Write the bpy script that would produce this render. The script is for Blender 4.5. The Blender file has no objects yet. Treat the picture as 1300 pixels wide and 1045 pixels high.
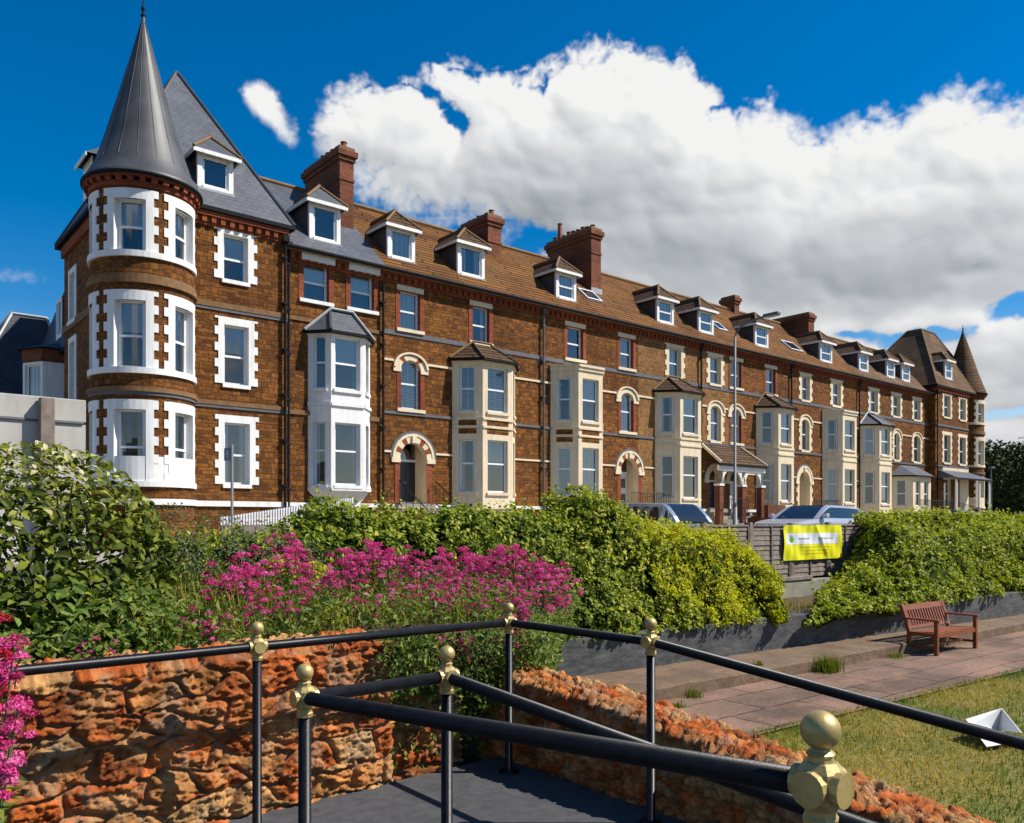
import bpy, math, random
import numpy as np
from mathutils import Vector
R = math.radians
rnd = random.Random(11)
SC = bpy.context.scene
COL = SC.collection

# ------------------------------------------------------------------ nodes
class NT:
    def __init__(s, nt): s.nt = nt
    def n(s, t, **kw):
        x = s.nt.nodes.new(t)
        for k, v in kw.items(): setattr(x, k, v)
        return x
    def put(s, sock, v):
        if hasattr(v, 'node'): s.nt.links.new(v, sock)
        elif v is not None: sock.default_value = v
    def math(s, op, a, b=None, c=None, clamp=False):
        x = s.n('ShaderNodeMath', operation=op, use_clamp=clamp)
        for i, v in enumerate((a, b, c)):
            if v is not None: s.put(x.inputs[i], v)
        return x.outputs[0]
    def vmath(s, op, a, b=None, scale=None):
        x = s.n('ShaderNodeVectorMath', operation=op)
        s.put(x.inputs[0], a)
        if b is not None: s.put(x.inputs[1], b)
        if scale is not None: s.put(x.inputs['Scale'], scale)
        return x.outputs['Value'] if op in ('DOT_PRODUCT', 'LENGTH') else x.outputs[0]
    def noise(s, vec, scale, detail=4, rough=.55, dist=0., col=False):
        x = s.n('ShaderNodeTexNoise'); s.put(x.inputs['Vector'], vec)
        x.inputs['Scale'].default_value = scale; x.inputs['Detail'].default_value = detail
        x.inputs['Roughness'].default_value = rough; x.inputs['Distortion'].default_value = dist
        return x.outputs['Color' if col else 'Fac']
    def rng(s, v, a, b, c, d, smooth=False):
        x = s.n('ShaderNodeMapRange'); x.clamp = True
        if smooth: x.interpolation_type = 'SMOOTHSTEP'
        s.put(x.inputs[0], v)
        for i, k in enumerate((a, b, c, d)): s.put(x.inputs[i+1], k)
        return x.outputs[0]
    def mix(s, f, a, b, mode='MIX'):
        x = s.n('ShaderNodeMix', data_type='RGBA', blend_type=mode)
        s.put(x.inputs[0], f)
        for i, v in ((6, a), (7, b)):
            if isinstance(v, (tuple, list)) and len(v) == 3: v = (*v, 1)
            s.put(x.inputs[i], v)
        return x.outputs[2]
    def ramp(s, f, stops):
        x = s.n('ShaderNodeValToRGB'); s.put(x.inputs[0], f)
        e = x.color_ramp.elements
        while len(e) < len(stops): e.new(.5)
        for i, (p, c) in enumerate(stops):
            e[i].position = p; e[i].color = (*c, 1)
        return x.outputs[0]
    def bump(s, h, strength=.4, dist=.02):
        x = s.n('ShaderNodeBump'); s.put(x.inputs['Height'], h)
        x.inputs['Strength'].default_value = strength; x.inputs['Distance'].default_value = dist
        return x.outputs[0]

M = {}
def newmat(name):
    m = bpy.data.materials.new(name); m.use_nodes = True
    b = m.node_tree.nodes['Principled BSDF']
    M[name] = m
    return m, NT(m.node_tree), b

def plain(name, col, rough=.6, metal=0., var=.15, scale=3., bump=0., spec=None, dirt=None):
    m, N, b = newmat(name)
    tc = N.n('ShaderNodeTexCoord').outputs['Object']
    f = N.noise(tc, scale, 5)
    c = N.mix(N.rng(f, .3, .7, 0, 1), tuple(v*(1-var) for v in col), tuple(min(1, v*(1+var)) for v in col))
    if dirt:
        d = N.noise(N.vmath('MULTIPLY', tc, (2.2, 2.2, .35)), 2.2, 6, .65)
        c = N.mix(N.rng(d, .48, .78, 0, .7), c, dirt)
    N.put(b.inputs['Base Color'], c)
    b.inputs['Roughness'].default_value = rough; b.inputs['Metallic'].default_value = metal
    if spec is not None: b.inputs['Specular IOR Level'].default_value = spec
    if bump: N.put(b.inputs['Normal'], N.bump(N.noise(tc, scale*9, 5), bump, .01))
    return m

def brick(name, c1, c2, cm, bw, rh, ms, rough=.88, warp=0., bump=.5, big=.35, patch=None, pscale=1.2, bdist=.02, fine=.35):
    m, N, b = newmat(name)
    uv = N.n('ShaderNodeUVMap').outputs[0]
    v = uv
    if warp:
        w = N.vmath('SUBTRACT', N.noise(uv, 5., 2, col=True), (.5, .5, .5))
        v = N.vmath('ADD', uv, N.vmath('SCALE', w, scale=warp))
    t = N.n('ShaderNodeTexBrick'); N.put(t.inputs['Vector'], v)
    for k, c in (('Color1', c1), ('Color2', c2), ('Mortar', cm)): t.inputs[k].default_value = (*c, 1)
    t.inputs['Scale'].default_value = 1; t.inputs['Mortar Size'].default_value = ms
    t.inputs['Mortar Smooth'].default_value = .25; t.inputs['Brick Width'].default_value = bw; t.inputs['Row Height'].default_value = rh
    n1 = N.noise(uv, .55, 5, .6); n2 = N.noise(uv, 14., 4, .6)
    k = N.math('MULTIPLY', N.rng(n1, .25, .75, 1-big, 1+big), N.rng(n2, .2, .8, 1-fine, 1+fine))
    col = N.mix(1., t.outputs['Color'], N.n('ShaderNodeCombineColor').outputs[0], 'MULTIPLY')
    cc = N.nt.nodes[-1] if False else None
    comb = [x for x in N.nt.nodes if x.bl_idname == 'ShaderNodeCombineColor'][0]
    for i in range(3): N.put(comb.inputs[i], k)
    if patch:
        p = N.noise(uv, pscale, 6, .68)
        col = N.mix(N.rng(p, .5, .68, 0, .75), col, patch)
    N.put(b.inputs['Base Color'], col)
    b.inputs['Roughness'].default_value = rough
    b.inputs['Specular IOR Level'].default_value = .25
    h = N.math('ADD', N.math('MULTIPLY', t.outputs['Fac'], -1.), N.math('MULTIPLY', N.noise(uv, 22., 4, .6), .7))
    N.put(b.inputs['Normal'], N.bump(h, bump, bdist))
    return m

def carrstone(name, cols, mortar, bw, rh, ms, light):
    m, N, b = newmat(name)
    uv = N.n('ShaderNodeUVMap').outputs[0]
    def layer(w, h, ms, sc, amt, off):
        v = N.vmath('ADD', uv, off)
        v = N.vmath('ADD', v, N.vmath('SCALE', N.vmath('SUBTRACT', N.noise(v, sc, 2, col=True), (.5, .5, .5)), scale=amt))
        t = N.n('ShaderNodeTexBrick', squash=.65, squash_frequency=3, offset_frequency=2, offset=.43); N.put(t.inputs['Vector'], v)
        for k, c in (('Color1', (0, 0, 0)), ('Color2', (1, 1, 1)), ('Mortar', (.5, .5, .5))): t.inputs[k].default_value = (*c, 1)
        t.inputs['Scale'].default_value = 1; t.inputs['Mortar Size'].default_value = ms; t.inputs['Mortar Smooth'].default_value = .4
        t.inputs['Brick Width'].default_value = w; t.inputs['Row Height'].default_value = h
        return t
    A = layer(bw, rh, ms, 4.5, .10, (0, 0, 0)); B = layer(bw*.72, rh*1.55, ms*1.15, 4., .12, (3.3, 1.7, 0))
    k = N.rng(N.noise(uv, .8, 3, .5), .49, .51, 0, 1)
    cid = N.mix(k, A.outputs['Color'], B.outputs['Color']); fac = N.mix(k, A.outputs['Fac'], B.outputs['Fac'])
    n2 = N.noise(uv, 7., 5, .65); n3 = N.noise(uv, 24., 4, .65)
    f = N.math('ADD', N.math('MULTIPLY', cid, .55), N.math('MULTIPLY', N.rng(n2, .25, .75, 0, 1), .5))
    c = N.ramp(f, cols)
    c = N.mix(N.rng(n3, .35, .75, .0, .6), c, N.mix(1., c, (.42, .36, .34), 'MULTIPLY'))
    c = N.mix(fac, c, mortar)
    big = N.noise(uv, .35, 5, .6)
    comb = N.n('ShaderNodeCombineColor'); q = N.rng(big, .3, .7, .72, 1.25)
    for i in range(3): N.put(comb.inputs[i], q)
    c = N.mix(1., c, comb.outputs[0], 'MULTIPLY')
    N.put(b.inputs['Base Color'], c); b.inputs['Roughness'].default_value = .9; b.inputs['Specular IOR Level'].default_value = .2
    h = N.math('ADD', N.math('MULTIPLY', fac, -1.), N.math('ADD', N.math('MULTIPLY', n3, .9), N.math('MULTIPLY', f, .5)))
    N.put(b.inputs['Normal'], N.bump(h, .9, .03))
carrstone('carrstone', [(0, (.05, .02, .008)), (.35, (.145, .054, .013)), (.7, (.26, .098, .019)), (1, (.36, .155, .033))], (.075, .036, .014), .34, .12, .011, 0)
carrstone('carrstone_pale', [(0, (.12, .05, .014)), (.35, (.24, .1, .026)), (.7, (.36, .16, .04)), (1, (.42, .22, .07))], (.26, .17, .085), .3, .15, .02, 0)
brick('red_brick', (.31, .07, .022), (.2, .042, .016), (.16, .07, .04), .215, .075, .010, bump=.5)
brick('chimney_brick', (.26, .075, .03), (.14, .045, .022), (.1, .06, .04), .215, .075, .010, bump=.5, big=.5)
brick('roof_tile', (.24, .097, .019), (.15, .062, .016), (.02, .011, .006), 2.7, .27, .04, bump=1., big=.6, patch=(.062, .045, .02), pscale=.55, bdist=.05, rough=.95)
brick('roof_tile_far', (.15, .075, .03), (.095, .055, .028), (.03, .02, .014), 2.3, .29, .03, bump=.9, big=.35, patch=(.2, .12, .045), pscale=.6, bdist=.05)
brick('bay_tile', (.13, .066, .028), (.078, .042, .021), (.012, .008, .006), 1.9, .25, .045, bump=1., big=.3, bdist=.05)
brick('slate', (.105, .112, .13), (.078, .084, .1), (.045, .05, .06), .27, .19, .008, rough=.5, bump=.4, big=.25, fine=.2)
brick('slate_dark', (.05, .055, .07), (.036, .04, .052), (.02, .022, .03), .27, .19, .01, rough=.55, bump=.4)
brick('flagstone', (.21, .13, .09), (.155, .1, .072), (.05, .036, .025), 1.5, .82, .02, rough=.95, bump=.4, big=.5, warp=.07, patch=(.27, .15, .105), pscale=1.1)
plain('white_paint', (.80, .79, .76), .55, var=.04, dirt=(.55, .51, .43))
plain('cream_paint', (.74, .61, .41), .7, var=.05, dirt=(.47, .36, .22))
plain('cream_stone', (.7, .58, .37), .8, var=.1, dirt=(.45, .36, .22), bump=.2)
plain('frame_white', (.80, .81, .82), .35, var=.02)
plain('belt_slate', (.10, .10, .115), .7, var=.2)
plain('belt_stone', (.19, .10, .036), .85, var=.25, scale=6, bump=.3)
plain('room_dark', (.028, .03, .034), .9)
plain('curtain_white', (.78, .8, .8), .9, var=.08, scale=9)
plain('black_gutter', (.012, .012, .014), .75, spec=.12)
plain('ridge_dark', (.085, .055, .035), .85, var=.3)
plain('pipe_grey', (.09, .1, .11), .7, spec=.2)
plain('navy_door', (.012, .014, .022), .3, var=.05)
plain('white_door', (.74, .74, .72), .35, var=.03)
plain('brown_door', (.2, .085, .022), .5, var=.2)
plain('lead', (.062, .063, .068), .5, spec=.4, var=.25, scale=1.6, bump=.08)
plain('lead_pale', (.34, .35, .36), .5, var=.15)
plain('dormer_cheek', (.055, .052, .055), .7, var=.25)
plain('ridge_clay', (.2, .11, .042), .85, var=.25, scale=8, dirt=(.12, .09, .04))
plain('clay_pot', (.25, .075, .035), .8, var=.25)
plain('render_grey', (.44, .42, .38), .9, var=.12, scale=1.2, dirt=(.3, .27, .22), bump=.15)
plain('timber_grey', (.21, .165, .135), .85, var=.3, scale=5, dirt=(.12, .09, .07), bump=.3)
plain('concrete', (.27, .26, .2), .95, var=.25, scale=3, dirt=(.14, .14, .09), bump=.4)
plain('asphalt', (.055, .055, .058), .95, var=.25, scale=14, bump=.4)
plain('paving_grey', (.31, .27, .22), .95, var=.2, scale=4, bump=.2)
plain('railing_paint', (.006, .006, .008), .36, spec=.22, var=.5, scale=26, bump=.1)
plain('gold_paint', (.46, .34, .13), .46, metal=.45, var=.25, scale=22, dirt=(.3, .22, .09), bump=.1)
plain('lamp_steel', (.12, .13, .14), .55, metal=.2, var=.1)
plain('soil', (.07, .045, .028), .95, var=.4, scale=9, bump=.6)
plain('bark', (.09, .06, .04), .9, var=.3, scale=8, bump=.5)
plain('stem_green', (.12, .15, .04), .7, var=.3)
plain('stem_red', (.2, .09, .05), .7, var=.3)
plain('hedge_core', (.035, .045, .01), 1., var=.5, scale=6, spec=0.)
plain('rubber', (.015, .015, .015), .8)
plain('rim_alloy', (.4, .41, .43), .35, metal=.7)
plain('silver_car', (.36, .41, .47), .22, metal=.55, var=.03, spec=.6)
plain('pale_car', (.5, .5, .53), .22, metal=.35, var=.03, spec=.6)
plain('blue_car', (.10, .15, .27), .22, metal=.4, var=.03)
plain('dark_car', (.018, .02, .03), .2, var=.03)
plain('lamp_red', (.35, .01, .01), .25)
plain('lamp_clear', (.7, .7, .7), .15)
plain('black_plastic', (.012, .013, .014), .5)
plain('banner_yellow', (.74, .70, .012), .5, var=.04, spec=.4)
plain('banner_white', (.74, .74, .78), .5, var=.03)
plain('banner_green', (.1, .32, .05), .5)
plain('banner_grey', (.3, .36, .32), .5)
plain('banner_olive', (.5, .46, .02), .5)
plain('sign_blue', (.008, .025, .13), .4)
plain('sign_white', (.55, .6, .7), .4)
plain('white_plastic', (.66, .66, .65), .5, var=.04, dirt=(.62, .6, .55))
plain('white_slat', (.72, .72, .74), .5, var=.05)

def wood():
    m, N, b = newmat('bench_wood')
    tc = N.n('ShaderNodeTexCoord').outputs['Object']
    f = N.noise(N.vmath('MULTIPLY', tc, (2., 30., 30.)), 2., 5, .6)
    g = N.noise(tc, 2.5, 3)
    c = N.ramp(f, [(.25, (.14, .032, .008)), (.75, (.34, .095, .024))])
    N.put(b.inputs['Base Color'], N.mix(N.rng(g, .4, .7, 0, .4), c, (.12, .04, .015)))
    b.inputs['Roughness'].default_value = .42
    N.put(b.inputs['Normal'], N.bump(f, .15, .004))
wood()

def glass():
    m, N, b = newmat('window_glass')
    nt = N.nt; out = [x for x in nt.nodes if x.type == 'OUTPUT_MATERIAL'][0]
    nt.nodes.remove(b)
    tr = N.n('ShaderNodeBsdfTransparent'); tr.inputs[0].default_value = (.84, .89, .92, 1)
    gl = N.n('ShaderNodeBsdfGlossy'); gl.inputs['Color'].default_value = (.86, .85, .84, 1); gl.inputs['Roughness'].default_value = .03
    tc = N.n('ShaderNodeTexCoord').outputs['Object']
    N.put(gl.inputs['Normal'], N.bump(N.noise(tc, .9, 2), .12, .05))
    fr = N.n('ShaderNodeFresnel'); fr.inputs[0].default_value = 1.5
    fac = N.math('ADD', N.math('MULTIPLY', fr.outputs[0], 1.3), .10, clamp=True)
    mx = N.n('ShaderNodeMixShader'); N.put(mx.inputs[0], fac)
    nt.links.new(tr.outputs[0], mx.inputs[1]); nt.links.new(gl.outputs[0], mx.inputs[2])
    nt.links.new(mx.outputs[0], out.inputs[0])
glass()
plain('car_glass', (.015, .02, .024), .04, var=.1, spec=.9)

def leafmat(name, stops, rough=.42, trans=.25, spec=.4, tcol=None):
    rough = max(rough, .5); spec = min(spec, .14)
    m, N, b = newmat(name)
    nt = N.nt; out = [x for x in nt.nodes if x.type == 'OUTPUT_MATERIAL'][0]
    a = N.n('ShaderNodeAttribute', attribute_name='v').outputs['Fac']
    c = N.ramp(a, stops)
    N.put(b.inputs['Base Color'], c)
    b.inputs['Roughness'].default_value = rough; b.inputs['Specular IOR Level'].default_value = spec
    t = N.n('ShaderNodeBsdfTranslucent')
    N.put(t.inputs[0], N.mix(1., c, tcol or (1.4, 1.5, .5), 'MULTIPLY'))
    mx = N.n('ShaderNodeMixShader'); mx.inputs[0].default_value = trans
    nt.links.new(b.outputs[0], mx.inputs[1]); nt.links.new(t.outputs[0], mx.inputs[2]); nt.links.new(mx.outputs[0], out.inputs[0])
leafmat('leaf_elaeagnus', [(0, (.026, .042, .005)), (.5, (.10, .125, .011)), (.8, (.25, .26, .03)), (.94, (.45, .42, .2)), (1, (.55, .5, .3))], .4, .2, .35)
leafmat('leaf_lime', [(0, (.07, .14, .02)), (1, (.2, .27, .05))], .4, .3)
leafmat('leaf_ivy', [(0, (.035, .065, .006)), (.4, (.11, .16, .012)), (.75, (.25, .29, .022)), (1, (.42, .40, .06))], .5, .25, .25)
leafmat('leaf_ivy_light', [(0, (.05, .085, .008)), (.35, (.17, .22, .016)), (.75, (.35, .37, .03)), (1, (.5, .46, .1))], .5, .28, .25)
leafmat('leaf_golden', [(0, (.09, .11, .006)), (.3, (.30, .31, .010)), (.7, (.52, .50, .012)), (1, (.62, .54, .03))], .55, .3, .2)
leafmat('leaf_olive', [(0, (.05, .07, .03)), (.6, (.11, .13, .06)), (1, (.2, .2, .11))], .5, .25)
leafmat('leaf_yellow', [(0, (.22, .22, .02)), (1, (.5, .42, .03))], .45, .3)
leafmat('leaf_valerian', [(0, (.05, .09, .018)), (.6, (.13, .19, .035)), (1, (.26, .27, .06))], .45, .3)
leafmat('petal_pink', [(0, (.20, .035, .05)), (.22, (.5, .03, .16)), (.6, (.70, .06, .27)), (1, (.80, .24, .46))], .5, .25, .3, (1.3, .8, 1.2))
leafmat('petal_red', [(0, (.36, .012, .03)), (1, (.6, .03, .07))], .5, .25, .3, (1.3, .8, 1.))
leafmat('leaf_tree', [(0, (.006, .013, .004)), (.6, (.018, .034, .008)), (1, (.06, .075, .016))], .6, .12, .15)
leafmat('grass_blade', [(0, (.08, .15, .010)), (.4, (.19, .2, .016)), (.6, (.36, .26, .04)), (1, (.5, .33, .08))], .6, .25, .2)

def stonemat():
    m, N, b = newmat('rubble_stone')
    c = N.n('ShaderNodeAttribute', attribute_name='Col').outputs['Color']
    tc = N.n('ShaderNodeTexCoord').outputs['Object']
    n1 = N.noise(tc, 16., 8, .68); n2 = N.noise(tc, 5., 5, .6)
    c = N.mix(N.rng(n1, .3, .75, 0, .75), c, N.mix(1., c, (.38, .3, .26), 'MULTIPLY'))
    c = N.mix(N.rng(n2, .52, .66, 0, .7), c, (.52, .27, .10))
    N.put(b.inputs['Base Color'], c)
    b.inputs['Roughness'].default_value = .9; b.inputs['Specular IOR Level'].default_value = .25
    h = N.math('ADD', N.noise(tc, 26., 10, .72), N.math('MULTIPLY', N.noise(tc, 70., 4, .6), .35))
    N.put(b.inputs['Normal'], N.bump(h, .9, .022))
stonemat()

def blackwall():
    m, N, b = newmat('bitumen_wall')
    tc = N.n('ShaderNodeTexCoord').outputs['Object']
    a = N.noise(N.vmath('MULTIPLY', tc, (1, 1, 3.)), 2.5, 8, .7)
    c = N.mix(N.rng(a, .4, .72, 0, .8), (.035, .036, .038), (.14, .136, .13))
    d = N.noise(tc, 22., 5, .75)
    c = N.mix(N.rng(d, .63, .7, 0, .8), c, (.36, .35, .33))
    N.put(b.inputs['Base Color'], c); b.inputs['Roughness'].default_value = .8
    N.put(b.inputs['Normal'], N.bump(a, .4, .03))
blackwall()

def ledgemat():
    m, N, b = newmat('old_concrete')
    tc = N.n('ShaderNodeTexCoord').outputs['Object']
    a = N.noise(tc, 1.6, 8, .7); d = N.noise(tc, 9., 8, .75)
    c = N.mix(N.rng(a, .35, .65, 0, 1), (.115, .07, .04), (.21, .135, .078))
    c = N.mix(N.rng(d, .5, .7, 0, .7), c, (.06, .044, .032))
    N.put(b.inputs['Base Color'], c); b.inputs['Roughness'].default_value = .95
    N.put(b.inputs['Normal'], N.bump(d, .7, .03))
ledgemat()

def lawnmat():
    m, N, b = newmat('lawn')
    tc = N.n('ShaderNodeTexCoord').outputs['Object']
    a = N.noise(tc, .9, 5, .65); d = N.noise(tc, 18., 4, .7)
    c = N.mix(N.rng(a, .38, .62, 0, 1), (.11, .135, .014), (.25, .185, .036))
    c = N.mix(N.rng(d, .35, .7, 0, .6), c, (.06, .065, .012))
    N.put(b.inputs['Base Color'], c); b.inputs['Roughness'].default_value = 1
    N.put(b.inputs['Normal'], N.bump(d, .8, .04))
lawnmat()

# ------------------------------------------------------------------ mesh building
def tag(o, label=None, cat=None, group=None, kind=None):
    if label: o['label'] = label
    if cat: o['category'] = cat
    if group: o['group'] = group
    if kind: o['kind'] = kind
    return o

def empty(name, loc, label, cat, group=None, rz=0):
    o = bpy.data.objects.new(name, None); COL.objects.link(o)
    o.location = loc; o.rotation_euler = (0, 0, rz); o.empty_display_size = .2
    return tag(o, label, cat, group)

def origin_of(o):
    v = Vector((0, 0, 0))
    while o: v = v + Vector(o.location); o = o.parent
    return v

class MB:
    """collects faces; f maps local (u along, w out, z up) to the world"""
    def __init__(s, f=None):
        s.v = []; s.f = []; s.m = []; s.uv = []; s.mats = []; s.fn = f
    def mi(s, mat):
        if mat not in s.mats: s.mats.append(mat)
        return s.mats.index(mat)
    def face(s, pts, mat, uvs=None, fn=None):
        fn = fn or s.fn
        b = len(s.v)
        if uvs is None: uvs = [(p[0]+p[1], p[2]) for p in pts]
        s.v += [fn(*p) if fn else tuple(p) for p in pts]
        s.f.append(list(range(b, b+len(pts)))); s.m.append(s.mi(mat)); s.uv.append(uvs)
    def box(s, u0, u1, w0, w1, z0, z1, mat, n=1, fn=None, skip=''):
        for i in range(n):
            a = u0+(u1-u0)*i/n; b = u0+(u1-u0)*(i+1)/n
            if 'f' not in skip: s.face([(a, w1, z0), (b, w1, z0), (b, w1, z1), (a, w1, z1)], mat, [(a, z0), (b, z0), (b, z1), (a, z1)], fn)
            if 'b' not in skip: s.face([(b, w0, z0), (a, w0, z0), (a, w0, z1), (b, w0, z1)], mat, [(b, z0), (a, z0), (a, z1), (b, z1)], fn)
            s.face([(a, w1, z1), (b, w1, z1), (b, w0, z1), (a, w0, z1)], mat, [(a, w1), (b, w1), (b, w0), (a, w0)], fn)
            s.face([(a, w0, z0), (b, w0, z0), (b, w1, z0), (a, w1, z0)], mat, [(a, w0), (b, w0), (b, w1), (a, w1)], fn)
        s.face([(u0, w0, z0), (u0, w1, z0), (u0, w1, z1), (u0, w0, z1)], mat, [(w0, z0), (w1, z0), (w1, z1), (w0, z1)], fn)
        s.face([(u1, w1, z0), (u1, w0, z0), (u1, w0, z1), (u1, w1, z1)], mat, [(w1, z0), (w0, z0), (w0, z1), (w1, z1)], fn)
    def panel(s, u0, u1, z0, z1, holes, mat, w=0., du=None, mf=None):
        us = {u0, u1}; zs = {z0, z1}
        for a, b, c, d in holes:
            us |= {min(max(a, u0), u1), min(max(b, u0), u1)}; zs |= {min(max(c, z0), z1), min(max(d, z0), z1)}
        if du:
            n = max(1, round((u1-u0)/du)); us |= {u0+(u1-u0)*i/n for i in range(n+1)}
        us = sorted(us); zs = sorted(zs)
        us = [x for i, x in enumerate(us) if i == 0 or x-us[i-1] > 1e-5]
        for i in range(len(us)-1):
            for j in range(len(zs)-1):
                a, b, c, d = us[i], us[i+1], zs[j], zs[j+1]
                if d-c < 1e-5: continue
                um, zm = (a+b)/2, (c+d)/2
                if any(h[0] < um < h[1] and h[2] < zm < h[3] for h in holes): continue
                s.face([(a, w, c), (b, w, c), (b, w, d), (a, w, d)], mf(um, zm) if mf else mat, [(a, c), (b, c), (b, d), (a, d)])
    def reveal(s, u0, u1, z0, z1, d, mat, back=None, bd=None):
        bd = bd or d
        s.face([(u0, 0, z0), (u0, -bd, z0), (u0, -bd, z1), (u0, 0, z1)], mat)
        s.face([(u1, -bd, z0), (u1, 0, z0), (u1, 0, z1), (u1, -bd, z1)], mat)
        s.face([(u0, -bd, z1), (u1, -bd, z1), (u1, 0, z1), (u0, 0, z1)], mat, [(u0, 0), (u1, 0), (u1, bd), (u0, bd)])
        s.face([(u0, 0, z0), (u1, 0, z0), (u1, -bd, z0), (u0, -bd, z0)], mat, [(u0, 0), (u1, 0), (u1, bd), (u0, bd)])
        if back: s.face([(u0, -bd, z0), (u1, -bd, z0), (u1, -bd, z1), (u0, -bd, z1)], back)
    def arch(s, uc, zs, ri, ro, w0, w1, mf, a0=0., a1=180., n=18, sy=1.):
        for i in range(n):
            A = R(a0+(a1-a0)*i/n); B = R(a0+(a1-a0)*(i+1)/n)
            p = lambda r, t, w: (uc-r*math.cos(t), w, zs+r*math.sin(t)*sy)
            m = mf(i, n)
            s.face([p(ri, A, w1), p(ro, A, w1), p(ro, B, w1), p(ri, B, w1)], m)
            s.face([p(ro, A, w0), p(ro, A, w1), p(ro, B, w1), p(ro, B, w0)], m)
            s.face([p(ri, A, w1), p(ri, A, w0), p(ri, B, w0), p(ri, B, w1)], m)
        for t in (R(a0), R(a1)):
            s.face([(uc-r*math.cos(t), w, zs+r*math.sin(t)*sy) for r, w in ((ri, w0), (ro, w0), (ro, w1), (ri, w1))], m)
    def spandrel(s, u0, u1, zs, zt, sy, w, mat, n=12, d=.3):
        uc = (u0+u1)/2; r = (u1-u0)/2
        for i in range(n):
            A = math.pi*i/n; B = math.pi*(i+1)/n
            a = (uc-r*math.cos(A), zs+r*math.sin(A)*sy); b = (uc-r*math.cos(B), zs+r*math.sin(B)*sy)
            s.face([(a[0], w, a[1]), (b[0], w, b[1]), (b[0], w, zt), (a[0], w, zt)], mat)
            s.face([(a[0], w, a[1]), (a[0], w-d, a[1]), (b[0], w-d, b[1]), (b[0], w, b[1])], mat)
    def tube(s, pts, r, mat, n=8, r1=None, cap=True):
        pts = [Vector(p) for p in pts]; k = len(pts); rings = []
        for i, p in enumerate(pts):
            d = (pts[min(i+1, k-1)]-pts[max(i-1, 0)]).normalized()
            a = d.cross(Vector((0, 0, 1)) if abs(d.z) < .95 else Vector((1, 0, 0))).normalized(); b = d.cross(a)
            rr = r if r1 is None else r+(r1-r)*i/max(1, k-1)
            rings.append([tuple(p+a*rr*math.cos(2*math.pi*j/n)+b*rr*math.sin(2*math.pi*j/n)) for j in range(n)])
        b0 = len(s.v); m = s.mi(mat)
        for q in rings: s.v += [s.fn(*x) if s.fn else x for x in q]
        for i in range(k-1):
            for j in range(n):
                j2 = (j+1) % n
                s.f.append([b0+i*n+j, b0+i*n+j2, b0+(i+1)*n+j2, b0+(i+1)*n+j]); s.m.append(m)
                s.uv.append([(j/n, i), ((j+1)/n, i), ((j+1)/n, i+1), (j/n, i+1)])
        if cap:
            for e in (0, k-1):
                s.f.append([b0+e*n+j for j in range(n)]); s.m.append(m); s.uv.append([(0, 0)]*n)
    def lathe(s, prof, c, mat, n=16, a0=0., a1=360., mf=None):
        b0 = len(s.v); m = s.mi(mat); full = abs(a1-a0-360) < 1e-6; k = n if full else n+1
        L = 0; ls = []
        for i, (r, z) in enumerate(prof):
            if i: L += math.hypot(r-prof[i-1][0], z-prof[i-1][1])
            ls.append(L)
            for j in range(k):
                t = R(a0+(a1-a0)*j/n)
                p = (c[0]+r*math.sin(t), c[1]-r*math.cos(t), c[2]+z)
                s.v.append(s.fn(*p) if s.fn else p)
        for i in range(len(prof)-1):
            for j in range(n):
                j2 = (j+1) % k
                s.f.append([b0+i*k+j, b0+i*k+j2, b0+(i+1)*k+j2, b0+(i+1)*k+j])
                s.m.append(s.mi(mf(i, j)) if mf else m)
                rr = max(prof[0][0], prof[-1][0], .3); q = R((a1-a0)/n)*rr
                s.uv.append([(j*q, ls[i]), ((j+1)*q, ls[i]), ((j+1)*q, ls[i+1]), (j*q, ls[i+1])])
    def put(s, name, parent=None, smooth=False, bevel=0., merge=False):
        me = bpy.data.meshes.new(name)
        o = origin_of(parent)
        me.from_pydata([(x-o.x, y-o.y, z-o.z) for x, y, z in s.v], [], s.f)
        for m in s.mats: me.materials.append(M[m])
        me.polygons.foreach_set('material_index', s.m)
        uv = me.uv_layers.new(name='UVMap')
        uv.data.foreach_set('uv', [c for f in s.uv for p in f for c in p])
        if smooth: me.polygons.foreach_set('use_smooth', [True]*len(s.f))
        ob = bpy.data.objects.new(name, me); COL.objects.link(ob)
        if parent: ob.parent = parent
        if bevel:
            w = ob.modifiers.new('w', 'WELD'); w.merge_threshold = .0005
            b = ob.modifiers.new('b', 'BEVEL'); b.width = bevel; b.segments = 2; b.limit_method = 'ANGLE'
        me.update()
        return ob

def flat(p0, p1):
    """wall frame from p0 to p1 (left to right seen from outside)"""
    dx, dy = p1[0]-p0[0], p1[1]-p0[1]; L = math.hypot(dx, dy); tx, ty = dx/L, dy/L
    return (lambda u, w, z: (p0[0]+u*tx+w*ty, p0[1]+u*ty-w*tx, z)), L

def curved(c, r):
    return lambda u, w, z: (c[0]+(r+w)*math.sin(u/r), c[1]-(r+w)*math.cos(u/r), z)

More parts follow.
